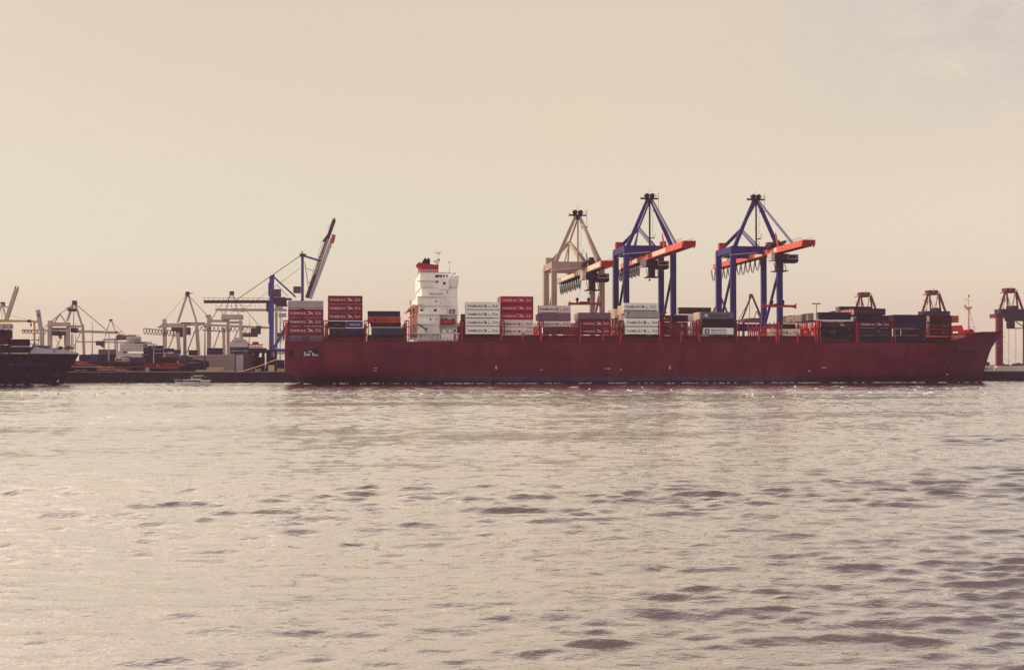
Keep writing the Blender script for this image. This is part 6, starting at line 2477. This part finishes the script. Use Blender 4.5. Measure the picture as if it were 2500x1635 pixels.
mb.build("hull_marking", mat("black_ship_marks", (0.10, 0.08, 0.11), 0.6, 0.2), dsh)
# its yellow post and jib
mb = MB()
mb.tube(P(84, 846, 6), P(84, 784, 6), 0.32, 8)
mb.box(P(80, 786, 6)[0], P(91, 786, 6)[0], 5.3, 6.7, P(84, 787.5, 6)[2], P(84, 783, 6)[2])
mb.build("jib_post", yelm, dsh)
mb = MB()
mb.beam(P(-30, 783, 6), P(72, 783.8, 6), 1.2, 1.3, 0, 0.5, 0.7)
mb.beam(P(72, 783.8, 6), P(86, 784, 6), 0.5, 0.5)
jb = mb.build("jib", yelm, dsh)
mb = MB()
mb.box(P(68, 784, 6)[0], P(75.5, 784, 6)[0], 5.2, 6.8, P(72, 787, 6)[2], P(72, 780.5, 6)[2])
mb.tube(P(76, 787, 6), P(76, 800, 6), 0.06, 4)
mb.box(P(74.5, 787, 6)[0], P(77.5, 787, 6)[0], 5.7, 6.3, P(76, 796, 6)[2], P(76, 789, 6)[2])
mb.box(P(75, 840, 6)[0], P(93, 840, 6)[0], 5, 7, P(84, 840, 6)[2], P(84, 839, 6)[2])
mb.build("hook", crdark, jb)
G2S = "containers on the black ship"
for k, (x0, x1, yt, yb, d, c, st, lb) in enumerate((
        (-64, 20, 803.5, 822, D2 + 1, 'dark', None, "near-black container topmost at the photo's left edge"),
        (-64, 20, 822.2, 841, D2 + 1, 'maroon', None, "dark maroon container second from top at the photo's left edge"),
        (-64, 20, 841.2, 862, D2 + 1, 'dark', None, "near-black container lowest at the photo's left edge"),
        (-60, 26, 804, 826.5, D2 + 18, 'maroon', None, "maroon container standing further in behind the left edge's topmost box"),
        (20.5, 69, 827, 845, D2 + 1, 'dark', None, "near-black container, upper one below the yellow jib"),
        (20.5, 69, 845.2, 862, D2 + 1, 'dark', 'vstripe', "near-black container, lower one below the yellow jib"),
        (60, 76, 846, 862, D2 + 10, 'dark', None, "short near-black container just behind the lilac breakwater"))):
    cpx(x0, x1, yt, yb, d, c, lb, None, G2S)

# ------------------------------------------------------------------ motor boat
BD = -22.0
gel = mat("boat_white", (0.66, 0.58, 0.52), 0.35, 0.08, 1.2, dirt=(0.45, 0.36, 0.32))
bdk = mat("boat_dark_band", (0.030, 0.022, 0.045), 0.4, 0.2, 1.0)
bglass = mat("boat_glass", (0.05, 0.035, 0.06), 0.12, 0.1, 1.0, spec=0.6)
bcan = mat("boat_canopy", (0.035, 0.022, 0.05), 0.7, 0.2, 1.5)
bo = thing("motor_boat", "white motor boat with a dark band and dark canopy passing the quay", "boat", (P(470, 930, BD)[0], BD, 0), None)
X = lambda x: P(420 + x / 19.833, 930, BD)[0]
kz = W(*P(470, 930, BD)).y / F
Zh = lambda y: P(470, 900 + y / 19.84, BD)[2]
sx0, sx1 = X(95), X(1880)
Lb = sx1 - sx0
secs = []
ns = 17
for k in range(ns):
    u = k / (ns - 1)
    b = 1.75 * (1 - (1 - min(1, u / 0.45)) ** 2.2) * (1 - 0.12 * max(0, u - 0.6))
    b = max(b, 0.04)
    sheer = Zh(595 + 65 * u)
    keel = -0.35
    rake = 1.1 * (1 - u)
    sec = []
    for f, bb in ((0.0, 0.55), (0.25, 0.80), (0.6, 0.93), (1.0, 1.0)):
        hh = keel + (sheer - keel) * f
        s = sx0 + Lb * u + (1 - f) * rake * 1.1 * (1 - u) ** 2
        sec.append((s, BD - b * bb, hh))
    for f, bb in ((1.0, 1.0), (0.6, 0.93), (0.25, 0.80), (0.0, 0.55)):
        hh = keel + (sheer - keel) * f
        s = sx0 + Lb * u + (1 - f) * rake * 1.1 * (1 - u) ** 2
        sec.append((s, BD + b * bb, hh))
    secs.append(sec)
mb = MB()
vs = [p for r in secs for p in r]
fs = [(i * 8 + j, (i + 1) * 8 + j, (i + 1) * 8 + j + 1, i * 8 + j + 1) for i in range(ns - 1) for j in range(7)]
fs += [tuple(range((ns - 1) * 8, ns * 8))]
mb.add(vs, fs)
hl = mb.build("hull", gel, bo, smooth=False)
for x in (1205, 1360, 1520, 470):
    mb = MB()
    s = X(x); z = Zh(688)
    mb.prism([(s + 0.2 * math.cos(2 * math.pi * k / 10), z + 0.1 * math.sin(2 * math.pi * k / 10)) for k in range(10)], BD - 1.86, BD - 1.6)
    mb.build("porthole", bglass, hl)
mb = MB()   # dark toe band
mb.prism([(X(130), Zh(565)), (X(130), Zh(610)), (X(560), Zh(632)), (X(1870), Zh(655)), (X(1870), Zh(625)), (X(1480), Zh(630)), (X(1400), Zh(556)), (X(500), Zh(556))], BD - 1.5, BD + 1.5)
mb.build("dark_band", bdk, bo)
mb = MB()
mb.prism([(X(530), Zh(556)), (X(530), Zh(520)), (X(850), Zh(518)), (X(1010), Zh(455)), (X(1060), Zh(478)), (X(1440), Zh(486)), (X(1440), Zh(556))], BD - 1.3, BD + 1.3)
mb.prism([(X(1390), Zh(612)), (X(1470), Zh(535)), (X(1860), Zh(540)), (X(1860), Zh(590)), (X(1830), Zh(622)), (X(1480), Zh(628))], BD - 1.62, BD + 1.62)
mb.build("coachroof", gel, bo)
mb = MB()
mb.prism([(X(1000), Zh(480)), (X(1110), Zh(360)), (X(1500), Zh(352)), (X(1500), Zh(490)), (X(1060), Zh(480))], BD - 1.2, BD + 1.2)
mb.build("windscreen", bglass, bo)
mb = MB()
mb.prism([(X(1060), Zh(355)), (X(1070), Zh(322)), (X(1530), Zh(326)), (X(1535), Zh(356))], BD - 1.3, BD + 1.3)
mb.build("roof", gel, bo)
mb = MB()
mb.prism([(X(1480), Zh(540)), (X(1480), Zh(350)), (X(1540), Zh(350)), (X(1720), Zh(390)), (X(1850), Zh(500)), (X(1860), Zh(542))], BD - 1.4, BD + 1.4)
cn = mb.build("canopy", bcan, bo)
mb = MB()
mb.box(X(1570), X(1680), BD - 1.45, BD - 1.4, Zh(430), Zh(380))
mb.build("canopy_window", mat("canopy_window_pale", (0.14, 0.10, 0.15), 0.3), cn)
mb = MB()
mb.tube((X(95), BD, Zh(525)), (X(430), BD - 0.9, Zh(530)), 0.05, 5)
mb.tube((X(95), BD, Zh(525)), (X(430), BD + 0.9, Zh(530)), 0.05, 5)
mb.tube((X(110), BD, Zh(525)), (X(100), BD, Zh(600)), 0.04, 5)
for x in (220, 330, 430):
    mb.tube((X(x), BD - 0.5 * (x / 430), Zh(527)), (X(x), BD - 0.5 * (x / 430), Zh(590)), 0.03, 5)
mb.build("bow_rail", trimw, bo)
mb = MB()
mb.tube((X(930), BD - 0.6, Zh(470)), (X(980), BD - 0.6, Zh(385)), 0.05, 5)
for k in range(6):
    a0, a1 = math.pi * k / 6 - math.pi / 2, math.pi * (k + 1) / 6 - math.pi / 2
    mb.tube((X(978), BD - 0.6, Zh(385) + 0.14 * math.sin(a0)), (X(978), BD - 0.6, Zh(385) + 0.14 * math.sin(a1)), 0.01 + 0.15 * math.cos(a0), 8, 0, 0.01 + 0.15 * math.cos(a1))
mb.tube((X(975), BD - 0.6, Zh(385)), (X(975), BD - 0.6, Zh(320)), 0.025, 4)
mb.build("searchlight", trimw, bo)
mb = MB()
mb.tube((X(1860), BD - 1.2, Zh(600)), (X(1900), BD - 1.3, Zh(520)), 0.05, 5)
mb.build("flagstaff", trimw, bo)
# bow wave and wash as thin foam
